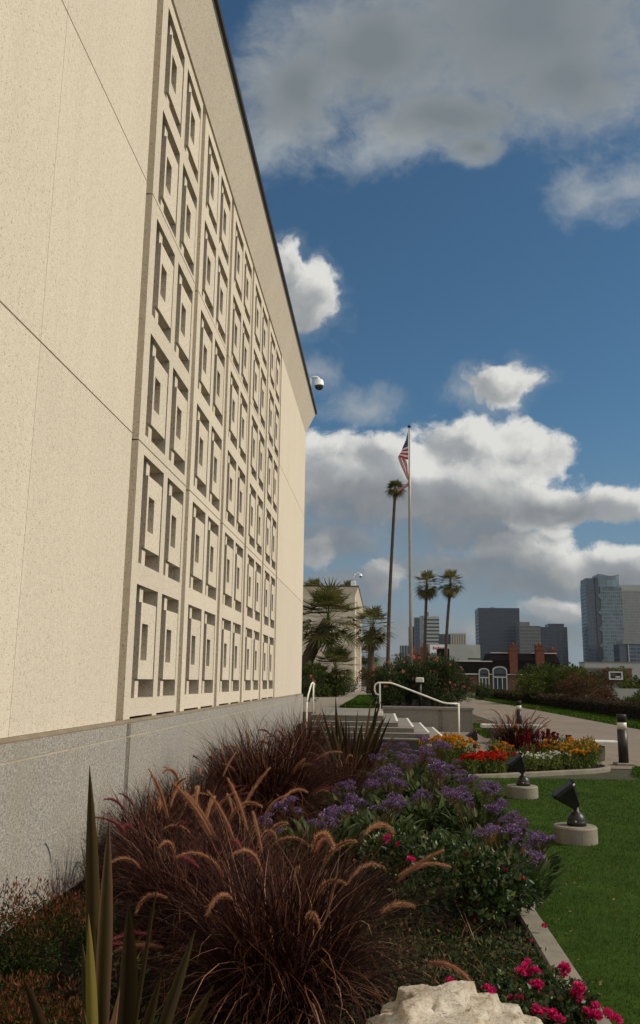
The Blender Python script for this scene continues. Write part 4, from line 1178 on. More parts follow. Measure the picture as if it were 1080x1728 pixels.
# rock
def rock(loc, label):
    n = 130
    V = []; F = []
    from mathutils import noise as mn
    for i in range(n + 1):
        for j in range(n + 1):
            a = i / n * 2 - 1; b = j / n * 2 - 1
            sx_ = a * .56; sy_ = b * .40
            p = Vector((sx_, sy_, 0))
            wob = mn.fractal(p * 4.0, 1.0, 2.0, 4) * .16
            q = (abs(a + .1 * b) ** 2.4 + abs(b) ** 2.4) ** (1 / 2.4) + wob
            e = max(0.0, min(1.0, (1.0 - q) * 2.2))
            top = .375 - .34 * max(0, a + .22) - .10 * max(0, -a - .45) + .05 * b
            h = top * e ** .55 + mn.fractal(p * 7 + Vector((3, 1, 0)), .9, 2.1, 5) * .030
            dip = .16 * sx_ - .05 * sy_
            st_ = .052
            lev = (h - dip + mn.noise(p * 3.0) * .03) / st_
            fr = lev - math.floor(lev)
            h3 = (math.floor(lev) + min(1, max(0, (fr - .62) / .16)) + .12 * fr) * st_ + dip
            h = h * .15 + h3 * .85 + mn.fractal(p * 40, 1.0, 2.0, 3) * .004
            V.append((sx_ + mn.noise(p * 9 + Vector((0, 5, 0))) * .02, sy_ + mn.noise(p * 9 + Vector((9, 0, 0))) * .03, h - .05))
    for i in range(n):
        for j in range(n): F.append((i * (n + 1) + j, (i + 1) * (n + 1) + j, (i + 1) * (n + 1) + j + 1, i * (n + 1) + j + 1))
    me = arr_mesh('garden_rock', V, F, None, False)
    o = link('garden_rock', me, M['rock']); o.location = loc; o.scale = (1.36, 1.1, 1.04)
    tag(o, label, 'rock')
rock((.53, 3.84, ZS + .0), 'pale layered limestone rock at the bottom edge of the bed')
# small spiky seedling in front of the rock
g = Geo(); n = 26
g.add(*ribbons(np.zeros((n, 3)), U(0, 6.28, n), U(.1, .9, n), U(.05, .085, n), np.full(n, .006), U(.1, .5, n), 4, .3))
o = link('spiky_seedling', g.mesh('spiky_seedling'), G['cover'])
o.location = (.36, 3.33, ZS + .26); tag(o, 'tiny spiky green plant in front of the pale rock', 'plant')
mb = MB(); 
# ground cover and litter
def cover_ok(x, y):
    k = (x > .55) & (x < .98) & (y > 3.2) & (y < 4.1)
    return ~k
g = Geo(); n = 30000
x = U(-2.3, .93, n); y = 3.0 + 13.2 * rng.random(n) ** 2.0
dn = np.sin(x * 5 + 1) * np.cos(y * 3.1) + rng.normal(0, .8, n)
k = cover_ok(x, y) & (dn > -.45)
pos = np.stack([x, y, np.full(n, ZS) + U(0, .075, n) * np.clip(dn + .6, .1, 1)], 1)[k]
g.add(*leaves(pos, rng.normal(0, 1, (k.sum(), 3)) + np.array([0, 0, .5]), U(.022, .055, k.sum()), U(.012, .026, k.sum())))
tag(link('ground_cover', g.mesh('ground_cover'), G['cover']), kind='stuff')
g = Geo(); n = 500
x = U(-1.6, .9, n); y = U(3.4, 7, n)
base = np.stack([x, y, np.full(n, ZS + .03)], 1)
g.add(*ribbons(base, U(0, 6.28, n), U(.6, 1.4, n), U(.10, .32, n), U(.0025, .0045, n), U(-.2, .9, n), 5, 0, 1.3, U(.9, 1, n)))
tag(link('dry_grass', g.mesh('dry_grass'), G['fountain']), kind='stuff')

g = Geo(); n = 11000
x = U(-.25, .95, n); y = U(3.95, 6.1, n)
dn = np.sin(x * 6 + 1) * np.cos(y * 4.1) * .5 + rng.normal(0, .5, n)
k = dn > -.35
pos = np.stack([x, y, np.full(n, ZS) + U(0, .11, n) * np.clip(dn + .6, .15, 1)], 1)[k]
g.add(*leaves(pos, rng.normal(0, 1, (k.sum(), 3)) + np.array([0, 0, .8]), U(.02, .045, k.sum()), U(.010, .02, k.sum())))
tag(link('ground_cover', g.mesh('ground_cover'), G['cover']), kind='stuff')

# lawn blades
def lawn_blades(poly_ok, n, y0, y1, x1f, z, h, w, name='grass', p=1.0, x0=1.14):
    y = y0 + (y1 - y0) * rng.random(n) ** p
    x = x0 + (x1f(y) - x0) * rng.random(n)
    k = poly_ok(x, y); x, y = x[k], y[k]; m = len(x)
    base = np.stack([x, y, np.full(m, z)], 1)
    sc = np.clip(y / 8, .8, 2.2)
    patch = .5 + .25 * np.sin(x * 2.1 + np.sin(y * 1.7) * 1.3) * np.sin(y * 1.3 + 2) + .12 * np.sin(x * 7 + y * 5)
    r = np.clip(patch * .9 + rng.normal(0, .22, m), 0, .94); r[rng.random(m) < .012] = 1
    g = Geo(); g.add(*ribbons(base, U(0, 6.28, m), np.abs(rng.normal(0, .45, m)), h * U(.6, 1.25, m), w * sc, U(.1, 1.0, m), 2, 0, 1.2, r, np.array([1, .8, .05])))
    return tag(link(name, g.mesh(name), G['grass']), kind='stuff')
lawn_blades(lambda x, y: y < 16.2 + (x - 1.12) * .0746 + 0 * x - np.where((x < 4.9), 0, 0) , 240000, 2.2, 18.8, lambda y: .34 * y + 3.0, ZG, .024, .0042, 'grass', 1.5)
lawn_blades(lambda x, y: x > .31 * y - .6, 16000, 16.2, 19.0, lambda y: .34 * y + 2.2, ZG, .045, .008, 'grass', 1.0, 4.75)
lawn_blades(lambda x, y: (y > 30) , 26000, 30.2, 95, lambda y: 12.3 + 0 * y, ZG, .09, .03, 'grass', 1.5, 10.05)
lawn_blades(lambda x, y: (x < 4.85) & (x > 3.3), 6000, 28, 37, lambda y: 4.9 + 0 * y, ZG, .07, .018, 'grass', 1.2, 3.3)
lawn_blades(lambda x, y: x < -.3, 9000, 31.7, 59, lambda y: -.3 + 0 * y, -0.958, .09, .03, 'grass', 1.5, -1.5)

g = Geo(); n = 260
y = 4.5 + 12 * rng.random(n) ** 1.3; x = 1.15 + (0.33 * y - .9) * rng.random(n) ** 1.4
g.add(*leaves(np.stack([x, y, ZG + U(.012, .026, n)], 1), rng.normal(0, 1, (n, 3)) * np.array([1, 1, .12]), U(.018, .04, n), U(.01, .02, n), U(.55, 1, n)))
tag(link('fallen_leaves', g.mesh('fallen_leaves'), G['palm_dead']), kind='stuff')

# ------------------------------------------------------------------ annuals in the round bed
def daisy(r, n, layers=1, mat='petal_red', dome=.3):
    g = Geo()
    for l in range(layers):
        a = np.linspace(0, 2 * PI, n, endpoint=False) + l * .3
        d = np.stack([np.cos(a), np.sin(a), np.full(n, dome + l * .45)], 1)
        g.add(*leaves(np.tile([[0, 0, l * r * .15]], (n, 1)) + d * r * .08, d, np.full(n, r * (1 - .2 * l)), np.full(n, r * 5.0 / n), rng.random(n), .3))
    me = g.mesh('bloom_petals'); me.materials.append(G[mat]); return me
def spike(h, r, mat):
    g = Geo(); n = 70
    t = rng.random(n); d = sphere_pts(n); d[:, 2] = np.abs(d[:, 2]) * .6
    pos = np.stack([np.zeros(n), np.zeros(n), t * h], 1) + d * (.75 * r * (1 - .75 * t))[:, None] * np.array([1, 1, .3])
    g.add(*leaves(pos, d + np.array([0, 0, .4]), np.full(n, r * 1.1), np.full(n, r * .8), rng.random(n), .4))
    me = g.mesh('bloom_spike'); me.materials.append(G[mat]); return me
BL = {'red': daisy(.055, 9, 3, 'petal_red', .35), 'marigold': daisy(.05, 12, 4, 'petal_yellow', .3), 'orange': daisy(.05, 7, 2, 'petal_orange', .5), 'yellow': daisy(.045, 8, 2, 'petal_yellow', .5), 'white': daisy(.028, 8, 2, 'petal_white', .3), 'maroon': spike(.26, .035, 'petal_maroon')}
def bed_foliage(R, H, n, llen, lwid):
    g = Geo(); c, r = bush_centers(12, R, H, R * .3, R * .5, .06)
    g.add(*clump_leaves(c, r, n, llen, lwid, .6, .2))
    m = 60; base = np.stack([U(-R * .6, R * .6, m), U(-R * .6, R * .6, m), np.zeros(m)], 1)
    g.add(*ribbons(base, U(0, 6.28, m), U(0, .4, m), np.full(m, H) * U(.8, 1.1, m), np.full(m, .008), U(0, .3, m), 4, 0, 1.3))
    me = g.mesh('bedding_foliage'); me.materials.append(G['bed_leaf']); return me
FOL = {'tall': bed_foliage(.22, .40, 520, .07, .022), 'low': bed_foliage(.22, .24, 380, .06, .022), 'bush': bed_foliage(.30, .48, 700, .07, .024)}
def annual(loc, fol, kind, nb, R, H, label, cat, group, sc=(.8, 1.15)):
    t = empty(cat.replace(' ', '_') + '_plant' if not cat.endswith('plant') else cat.replace(' ', '_'), loc, U(0, 6.28), label, cat, group)
    o = link('foliage', FOL[fol], None, t); q = U(.85, 1.15); o.scale = (q, q, q * U(.9, 1.1))
    for i in range(nb):
        a = U(0, 6.28); r = R * math.sqrt(rng.random())
        b = link('bloom', BL[kind], None, t); s = U(*sc)
        b.location = (r * math.cos(a), r * math.sin(a), H * U(.82, 1.12) * (1 - .2 * (r / R) ** 2)); b.scale = (s, s, s)
        b.rotation_euler = (rng.normal(0, .35) + .25, rng.normal(0, .35), U(0, 6.28)) if kind != 'maroon' else (rng.normal(0, .1), rng.normal(0, .1), U(0, 6.28))
    return t
zb = ZG + .05
for (x, y) in ((1.25, 17.0), (1.62, 17.35), (1.0, 17.6), (1.45, 18.1)):
    annual((x, y, zb), 'bush', 'marigold', 19, .30, .56, 'bushy marigold plant with golden blooms near the steps', 'marigold', 'golden marigold bushes', (.9, 1.3))
for (x, y) in ((1.65, 16.5), (1.95, 16.62), (2.2, 16.85), (1.8, 16.95), (2.1, 17.25), (2.4, 17.3)):
    annual((x, y, zb), 'low', 'red', 15, .24, .31, 'scarlet flowering plant at the left front of the flower bed', 'red flower', 'scarlet flowers in the round bed', (.8, 1.3))
for (x, y) in ((2.85, 17.7), (3.2, 18.3), (3.5, 18.7), (3.8, 19.05)):
    annual((x, y, zb), 'tall', 'maroon', 6, .26, .40, 'dark maroon flower spikes in the middle of the bed', 'snapdragon', 'maroon spikes in the round bed', (.9, 1.25))
for (x, y) in ((2.85, 17.12), (3.05, 17.25), (3.25, 17.4), (3.1, 17.55), (3.42, 17.55), (3.3, 17.8), (3.55, 17.75), (2.72, 17.3)):
    annual((x, y, zb), 'low', 'white', 13, .22, .31, 'small white flowers at the front of the round bed', 'white flower', 'white flowers in the round bed', (.7, 1.2))
for (x, y) in ((3.72, 17.75), (3.9, 17.95), (4.05, 18.1), (4.2, 18.3), (3.8, 18.25), (4.0, 18.5), (4.3, 18.65), (3.65, 18.1), (4.1, 18.85)):
    annual((x, y, zb), 'tall', 'yellow', 17, .20, .42, 'golden yellow flowers at the right end of the bed', 'yellow flower', 'yellow flowers in the round bed', (.8, 1.25))
for (x, y) in ((4.02, 18.25), (4.22, 18.45), (4.35, 18.95), (3.9, 18.65), (2.35, 17.75), (2.5, 18.2), (3.45, 18.25), (4.3, 18.6), (4.15, 19.1)):
    annual((x, y, zb), 'tall', 'orange', 12, .20, .46, 'bright orange flowers among the yellow and maroon ones', 'orange flower', 'orange flowers in the round bed', (.8, 1.3))

# ------------------------------------------------------------------ hedge, shrubs, trees
def hedge(x0, x1, y0, y1, H, label):
    t = empty('clipped_hedge', ((x0 + x1) / 2, (y0 + y1) / 2, ZG), 0, label, 'hedge')
    g = Geo(); n = 26000
    y = y0 + (y1 - y0) * rng.random(n) ** 1.8
    s = rng.random(n)
    top = rng.random(n) < .45
    bump = .05 * np.sin(y * 3.1) + .04 * np.sin(y * 7.7 + 1)
    x = np.where(top, x0 + (x1 - x0) * s, x0 + .05 * rng.random(n) - bump * .5)
    z = np.where(top, H + bump + rng.normal(0, .035, n), H * s)
    cx, cy = (x0 + x1) / 2, (y0 + y1) / 2
    pos = np.stack([x - cx, y - cy, z], 1)
    dr = rng.normal(0, .7, (n, 3)) + np.where(top[:, None], np.array([[0, 0, .9]]), np.array([[-.8, 0, .3]]))
    sc = np.clip(y / 40, 1, 2.2)
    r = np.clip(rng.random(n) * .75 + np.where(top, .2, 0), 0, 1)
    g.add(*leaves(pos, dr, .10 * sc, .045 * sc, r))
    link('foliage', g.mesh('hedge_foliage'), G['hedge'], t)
    mb = MB(); mb.box(x0 + .08, x1 - .05, y0 + .05, y1, ZG, ZG + H - .06); mb.build('woody_core', M['bark'], t)
hedge(12.4, 13.5, 27, 115, .72, 'long clipped dark russet hedge along the far side of the path')

def shrub(name, loc, R, H, n, llen, lwid, mat, label, cat='shrub', group=None, nc=26, cr=(.2, .34), updir=.3, surf=.4, sx_=1.0):
    t = empty(name, loc, 0, label, cat, group)
    c, r = bush_centers(nc, R, H, cr[0] * R, cr[1] * R, .1 * H)
    c = [(a * sx_, b, z) for a, b, z in c]
    g = Geo(); g.add(*clump_leaves(c, r, n, llen, lwid, updir, surf))
    link('foliage', g.mesh(name + '_foliage'), G[mat], t)
    mb = MB(); stems(mb, 9, R * .75, H * .85, .03 * H); link('stems', mb.data(name + '_stems'), M['bark'], t)
    return t
# oleander behind the planter wall
BLO = []
for i in range(2):
    g = Geo(); n = 40; d = sphere_pts(n)
    g.add(*leaves(d * .03, d, U(.05, .085, n), U(.04, .06, n), rng.random(n))); me = g.mesh('oleander_bloom'); me.materials.append(G['oleander_bloom']); BLO.append(me)
OL = [((.25, 33.0), 1.45, 'leftmost salmon flowered oleander behind the handrail'), ((1.05, 33.9), 1.85, 'tall salmon flowered oleander left of the thin post light'), ((1.95, 33.2), 1.80, 'salmon flowered oleander just right of the thin post light'), ((2.65, 33.6), 1.75, 'rightmost salmon flowered oleander at the end of the planter wall'), ((.7, 35.6), 1.9, 'oleander at the foot of the tall flagpole'), ((2.3, 36.0), 2.0, 'oleander behind the others, below the twin palms')]
for (x, y), H, lab in OL:
    t = shrub('oleander_shrub', (x, y, -.96), .72, H, 4600, .13, .030, 'oleander', lab, 'shrub', 'oleanders in the planter', 40, (.30, .46), .55, .25)
    for i in range(20):
        a = U(0, 6.28); q = .75 * math.sqrt(rng.random())
        b = link('bloom', BLO[i % 2], None, t); s = U(.35, .8)
        b.location = (q * math.cos(a), q * math.sin(a), H * U(.35, 1.08)); b.scale = (s, s, s); b.rotation_euler = (U(0, 6), 0, U(0, 6))

def tree(loc, H, R, n, llen, mat, label, trunk_h=.3, group='trees beyond the hedge', nc=34, lw=.5):
    t = empty('broadleaf_tree', loc, 0, label, 'tree', group)
    c = []; r = []
    for i in range(nc):
        a = U(0, 6.28); q = R * math.sqrt(rng.random()) * .82
        z = H * (trunk_h + (1 - trunk_h) * U(.08, .95) * (1 - .35 * (q / R) ** 2))
        c.append((q * math.cos(a), q * math.sin(a), z)); r.append(R * U(.16, .32))
    g = Geo(); g.add(*clump_leaves(c, r, n, llen, llen * lw, .15, .45))
    link('crown', g.mesh('tree_crown'), G[mat], t)
    mb = MB(); mb.tube([(0, 0, -.2), (.03 * H, 0, H * trunk_h), (0, .02 * H, H * .7)], [.035 * H, .027 * H, .012 * H], 8)
    for i in range(6):
        e = c[i * 3]; mb.tube([(.02 * H, 0, H * trunk_h * .9), tuple(np.array(e) * .6 + np.array([0, 0, H * .1])), e], [.016 * H, .010 * H, .004 * H], 5)
    link('trunk', mb.data('tree_trunk'), M['bark'], t)
    return t
tree((14.5, 75, ZG), 3.3, 2.6, 6000, .20, 'tree', 'dark rounded tree in front of the brick chimneys')
tree((12.7, 72, ZG), 2.7, 1.9, 3600, .18, 'tree_light', 'olive green bushy tree just right of the arched windows')
tree((15.9, 72, ZG), 3.2, 2.0, 4600, .19, 'tree_light', 'yellowish green tree below the middle chimney')
tree((17.6, 77, ZG), 2.9, 1.7, 4600, .20, 'tree', 'dark green tree at the right end of the chimney row')
shrub('russet_shrub', (13.4, 60, ZG), 1.6, 2.2, 4200, .14, .06, 'tree_red', 'russet brown shrub behind the hedge', 'shrub', None, 30, (.22, .36))
shrub('russet_shrub', (15.6, 63, ZG), 1.3, 1.7, 3000, .14, .06, 'tree_red', 'smaller russet shrub to the left of the billboard', 'shrub', None, 26, (.22, .36))
shrub('green_shrub', (14.0, 48, ZG), 1.0, 1.05, 2200, .20, .05, 'tree', 'dark leafy shrub behind the hedge at the right edge', 'shrub', None, 22, (.22, .36), .8)
shrub('green_shrub', (15.1, 50, ZG), 1.1, 1.25, 2400, .20, .05, 'tree_light', 'lighter leafy shrub below the billboard', 'shrub', None, 22, (.22, .36), .8)
shrub('green_shrub', (16.2, 51.5, ZG), 1.2, 1.3, 2400, .20, .05, 'tree', 'leafy shrub cut by the right edge of the picture', 'shrub', None, 22, (.22, .36), .8)
shrub('green_shrub', (10.0, 88, ZG), 1.1, 1.5, 1800, .16, .07, 'tree', 'low round shrub in front of the arched windows', 'shrub', None, 22, (.22, .36))
shrub('russet_shrub', (-.55, 62, -.96), 1.3, 1.9, 2600, .16, .06, 'tree_red', 'reddish bare shrub between the short palm and the tall palm', 'shrub', None, 26, (.2, .34))

# fan palms
def palm_crown(n, pet, blade, up=0.2, droop=1.0, nl=15, lw=.05, tmin=0.05, tmax=2.2, pw=.03, clus=1.0):
    """crown mesh round the origin: n fronds, each a petiole with a fan of leaflets"""
    g = Geo()
    for i in range(n):
        az = i * 2.39996 + U(-.3, .3); tl = tmin + (tmax - tmin) * ((i + .5) / n) ** clus + U(-.12, .12)
        L = pet * U(.8, 1.15)
        V, F, R = ribbons(np.zeros((1, 3)), np.array([az]), np.array([tl]), np.array([L]), np.array([pw]), np.array([.35 * droop]), 4, .3, 1.3, np.array([U(.3, .9)]), np.array([1, .9, .8, .7, .6]))
        g.add(V, F, R)
        end = (V[-3] + V[-1]) / 2; a2 = tl + .35 * droop
        fwd = np.array([math.sin(a2) * math.cos(az), math.sin(a2) * math.sin(az), math.cos(a2)])
        side = np.array([-math.sin(az), math.cos(az), 0]); nrm = np.cross(side, fwd)
        th = np.linspace(-1.9, 1.9, nl) + rng.normal(0, .05, nl)
        rr = U(0, 1)
        ll = blade * U(.85, 1.1) * (1 - .18 * np.abs(th) / 1.9)
        t = np.linspace(0, 1, 5)
        Vs = []; 
        for k in range(nl):
            d = fwd * math.cos(th[k]) + side * math.sin(th[k])
            w = unit(np.cross(d, nrm))
            wid = lw * blade * np.array([.4, 1, .9, .55, .06]) * .5
            pts = end + d[None] * (t * ll[k])[:, None] - np.array([0, 0, 1]) * (droop * .35 * ll[k] * t ** 2.2)[:, None] - nrm * (.12 * ll[k] * abs(th[k]) * t)[:, None]
            Vs.append(np.stack([pts - w * wid[:, None], pts + w * wid[:, None]], 1).reshape(-1, 3))
        Vv = np.concatenate(Vs)
        f = np.array([[q * 2, q * 2 + 1, q * 2 + 3, q * 2 + 2] for q in range(4)])
        Fv = (f[None] + (np.arange(nl) * 10)[:, None, None]).reshape(-1, 4)
        g.add(Vv, Fv, np.full(len(Vv), rr) * .8 + np.repeat(U(0, .2, nl), 10))
    return g.mesh('palm_crown')

def palm_trunk(pts, rads, seg=40):
    P = [Vector(p) for p in pts]
    n = len(P) - 1
    C = []; Rr = []
    for i in range(seg + 1):
        t = i / seg * n; k = min(int(t), n - 1); f = t - k
        q = [P[max(0, min(n, k + j))] for j in (-1, 0, 1, 2)]
        C.append(.5 * ((2 * q[1]) + (q[2] - q[0]) * f + (2 * q[0] - 5 * q[1] + 4 * q[2] - q[3]) * f * f + (3 * q[1] - q[0] - 3 * q[2] + q[3]) * f ** 3))
        Rr.append((rads[k] * (1 - f) + rads[k + 1] * f) * (1 + .06 * (i % 2)))
    mb = MB(); mb.tube(C, Rr, 10); return mb

def palm(loc, top, rads, crown, label, skirt=None, skirt_z=0.0, group=None, mid=None, sc=1.0, rot=0.0):
    t = empty('palm_tree', loc, 0, label, 'palm tree', group)
    pts = [(0, 0, -.1)] + ([mid] if mid else []) + [top]
    if len(rads) < len(pts): rads = [rads[0]] + [np.mean(rads)] * (len(pts) - 2) + [rads[-1]]
    link('trunk', palm_trunk(pts, rads).data('palm_trunk', (0, 0, 0), True), M['trunk'], t)
    c = link('crown', crown, G['palm'], t); c.location = top; c.scale = (sc, sc, sc); c.rotation_euler = (0, 0, rot)
    if skirt is not None:
        k = link('dry_skirt', skirt, G['palm_dead'], t); k.location = (top[0], top[1], top[2] + skirt_z); k.scale = (sc, sc, sc); k.rotation_euler = (0, 0, rot)
    return t
CR_W = palm_crown(46, 1.0, .85, droop=.6, nl=12, lw=.10, tmax=2.5, pw=.06, clus=1.0)
SK_W = palm_crown(22, .55, .7, droop=.5, nl=9, lw=.12, tmin=2.3, tmax=2.9, pw=.05)
CR_T = palm_crown(34, .55, .75, droop=1.0, nl=11, lw=.13, tmin=.0, tmax=2.0, pw=.05)
CR_C = palm_crown(58, 1.3, 1.15, droop=.42, nl=18, lw=.068, tmin=.0, tmax=2.3, pw=.06, clus=.9)
palm((.50, 75, -.96), (.76, 0, 18.0), [.19, .15, .13], CR_T, 'very tall thin palm with a small ragged crown beside the flag', None, -.2, None, (.22, 0, 8), .95)
palm((4.65, 95, ZG), (.40, 0, 12.3), [.24, .17, .15], CR_W, 'left one of the twin tall palms right of the flagpole', SK_W, -.3, 'twin tall palms', (.12, 0, 6), 1.12)
palm((6.95, 95, ZG), (.72, 0, 12.5), [.26, .17, .15], CR_W, 'right one of the twin tall palms, a bit lighter and ragged', SK_W, -.35, 'twin tall palms', (.16, 0, 6), 1.10, 1.3)
palm((-.95, 70, -.96), (.22, 0, 5.3), [.30, .26, .24], CR_W, 'short sturdy palm standing right of the far building', SK_W, -.25, None, (.1, 0, 2.6), 1.22, .6)
palm((-1.6, 110, -.96), (.1, 0, 4.2), [.28, .24], CR_W, 'small palm half hidden behind the far building corner', None, 0, None, None, 1.1, 2.0)
palm((-5.3, 55, -.96), (1.85, 0, 4.75), [.50, .42, .36], CR_C, 'large leaning fan palm in front of the far building', None, 0, None, (.55, 0, 2.2), 1.2)
palm((-4.2, 53, -.96), (.1, 0, .85), [.25, .2], CR_C, 'small bushy palm under the leaning fan palm', None, 0, None, None, .66, 1.0)
palm((-2.95, 54, -.96), (.05, 0, 1.7), [.22, .2], CR_C, 'dark young fan palm at the lower right of the leaning palm', None, 0, None, None, .78, 2.2)
palm((-4.5, 112, -.96), (.1, 0, 12.6), [.25, .2], CR_W, 'palm with only its crown showing above the far roof', None, 0, None, None, 1.0, .3)
palm((-8.9, 110, -.96), (.1, 0, 12.2), [.25, .2], CR_W, 'palm fronds showing above the far roof beside the near wall', None, 0, None, None, 1.3, .9)
shrub('green_shrub', (-2.75, 53, -.96), .8, 1.15, 1800, .16, .06, 'tree', 'dark shrub under the young fan palm by the far path', 'shrub', None, 22, (.26, .42))
shrub('green_shrub', (-3.9, 52, -.96), 1.2, 1.7, 3000, .18, .07, 'tree', 'dark shrub at the foot of the leaning palm', 'shrub', None, 24, (.24, .4))
shrub('green_shrub', (-2.6, 58, -.96), .9, .9, 1500, .16, .07, 'rose_leaf', 'low shrub in front of the far building corner', 'shrub', None, 22, (.24, .4))
ft = shrub('flowering_shrub', (-3.35, 40, -.96), .45, 1.25, 1300, .09, .04, 'rose_leaf', 'small pink flowered shrub behind the short handrail', 'shrub', None, 18, (.26, .42))
for i in range(9):
    b = link('bloom', BLO[i % 2], None, ft); b.location = (U(-.4, .4), U(-.4, .1), U(.7, 1.35)); s = U(.5, .9); b.scale = (s, s, s)

# ------------------------------------------------------------------ brick houses in the middle distance
hs = empty('brick_house', (15, 152, ZG), 0, 'dark roofed brick house with white arched dormer windows', 'house')
def part(nm, mat, parent, *boxes):
    mb = MB()
    for b in boxes: mb.box(*b)
    return mb.build(nm, mat, parent)
part('wall', M['brick_wall'], hs, (8.4, 30.5, 150, 160, ZG, 1.42))
def mansard(mb, x0, x1, y0, y1, z0, z1, d):
    mb.add([(x0, y0, z0), (x1, y0, z0), (x1, y1, z0), (x0, y1, z0), (x0 + d, y0 + d, z1), (x1 - d, y0 + d, z1), (x1 - d, y1 - d, z1), (x0 + d, y1 - d, z1)], [(0, 3, 2, 1), (4, 5, 6, 7), (0, 1, 5, 4), (1, 2, 6, 5), (2, 3, 7, 6), (3, 0, 4, 7)])
mb = MB(); mansard(mb, 8.0, 30.8, 149.6, 160.4, 1.425, 3.55, .35); rf = mb.build('roof', M['dark_roof'], hs)
mb = MB(); mansard(mb, 18.4, 30.5, 150.5, 160, 3.6, 5.05, .5); rf2 = mb.build('upper_roof', M['dark_roof'], hs)
part('eaves_trim', M['white_paint'], rf, (7.9, 30.9, 149.5, 149.58, 1.36, 1.50))
part('ridge_trim', M['white_paint'], rf, (8.3, 19.0, 149.85, 150.2, 3.555, 3.68))
part('ridge_trim', M['white_paint'], rf2, (18.9, 22.0, 150.9, 151.2, 5.055, 5.17))
part('ridge_trim', M['white_paint'], rf2, (26.0, 30.2, 150.9, 151.2, 5.055, 5.17))
mb = MB(); mb.box(9.9, 11.8, 151, 156, 3.56, 5.75); mb.build('roof_box', M['dark_roof'], hs)
def chimney(parent, x0, x1, z0, z1, y=149.3):
    c = part('chimney', M['brick'], parent, (x0, x1, y, y + 1.3, z0, z1 - .55), )
    part('chimney_crown', M['brick'], c, (x0 - .14, x1 + .14, y - .14, y + 1.44, z1 - 1.25, z1 - 1.05), )
    part('chimney_cap', M['brick'], c, (x0 - .10, x1 + .10, y - .1, y + 1.4, z1 - .549, z1 - .3))
    mb = MB()
    mb.lathe([(.22, z1 - .30), (.18, z1 + .05)], ((x0 + x1) / 2, y + .6, 0), 10); mb.build('chimney_pot', M['brick'], c, True)
chimney(hs, 21.9, 23.25, 1.5, 6.75); chimney(hs, 26.4, 27.75, 1.5, 6.8); chimney(hs, 29.4, 30.45, 3.0, 6.2, 153)
F_FRAME = simple('weathered_window_frame', (0.42, 0.41, 0.37), 0.7)
def arch_window(x0, x1, z0, z1):
    w = x1 - x0; r = w / 2; cx = (x0 + x1) / 2; zs = z1 - r * .55
    outer = [(x0, z0), (x1, z0), (x1, zs)] + [(cx + r * math.cos(a), zs + r * .55 * math.sin(a)) for a in np.linspace(0, PI, 13)[1:-1]] + [(x0, zs)]
    k = .17
    inner = [(cx + (x - cx) * (1 - 2 * k / w), z0 + .15 + (z - z0 - .15) * .96 - (.05 if z > zs else 0)) for x, z in outer]
    mb = MB(); n = len(outer); vs = []; fs = []
    for (p, y) in ((outer, 149.2), (inner, 149.2), (inner, 149.75), (outer, 149.75)): vs += [(x, y, z) for x, z in p]
    for i in range(n):
        j = (i + 1) % n
        for q in range(3): fs.append((q * n + i, q * n + j, (q + 1) * n + j, (q + 1) * n + i))
        fs.append((3 * n + i, 3 * n + j, j, i))
    mb.add(vs, fs); f = mb.build('window', F_FRAME, hs)
    mb = MB(); mb.add([(x, 149.5, z) for x, z in inner], [tuple(range(n))]); mb.build('pane', M['dark_glass'], f)
    part('transom', M['white_paint'], f, (x0 + .1, x1 - .1, 149.3, 149.48, z0 + (z1 - z0) * .52, z0 + (z1 - z0) * .52 + .12))
    for q in (.33, .66): part('glazing_bar', M['white_paint'], f, (x0 + w * q - .04, x0 + w * q + .04, 149.35, 149.47, z0 + .16, z0 + (z1 - z0) * .52))
arch_window(16.6, 18.4, -1.0, 2.45); arch_window(18.95, 21.4, -1.15, 2.8)
h3 = empty('brick_house', (6.8, 158, ZG), 0, 'red brick house with two pointed chimneys behind the flagpole', 'house')
part('wall', M['brick'], h3, (5.3, 8.3, 157, 164, ZG, 4.6))
for (x0, x1, z1) in ((5.5, 6.5, 6.4), (7.0, 8.4, 7.3)):
    mb = MB(); mb.box(x0, x1, 155.9, 156.99, ZG, z1 - 1.2); cx = (x0 + x1) / 2
    mb.add([(x0, 155.9, z1 - 1.2), (x1, 155.9, z1 - 1.2), (x1, 156.99, z1 - 1.2), (x0, 156.99, z1 - 1.2), (cx, 156.4, z1)], [(0, 1, 4), (1, 2, 4), (2, 3, 4), (3, 0, 4)])
    mb.build('chimney', M['brick'], h3)
part('roof', M['dark_roof'], h3, (5.2, 8.4, 157, 164.1, 4.601, 4.75))

# ------------------------------------------------------------------ city skyline
F = {}
F['dark'] = facade_mat('dark_curtain_wall', (0.014, 0.023, 0.043), (0.030, 0.038, 0.055), 1.9, 3.9, .28, .30, .25)
F['dark2'] = facade_mat('dark_blue_glass', (0.015, 0.025, 0.052), (0.024, 0.034, 0.058), 2.6, 3.8, .2, .2, .22)
F['grey'] = facade_mat('grey_banded_wall', (0.05, 0.058, 0.066), (0.13, 0.13, 0.125), 2.3, 3.7, .22, .42, .3)
F['glass'] = facade_mat('blue_green_glass', (0.075, 0.115, 0.145), (0.15, 0.195, 0.215), 2.2, 4.1, .16, .26, .15, 0, .45)
F['glass_side'] = facade_mat('deep_blue_glass', (0.035, 0.055, 0.085), (0.055, 0.075, 0.10), 2.4, 4.1, .15, .2, .15)
F['glass_top'] = facade_mat('pale_blue_glass', (0.13, 0.19, 0.24), (0.09, 0.12, 0.15), 6, 5, .08, .08, .15)
F['ribbed'] = facade_mat('ribbed_grey_wall', (0.16, 0.165, 0.165), (0.24, 0.24, 0.23), 1.7, 3.6, .45, .30, .4)
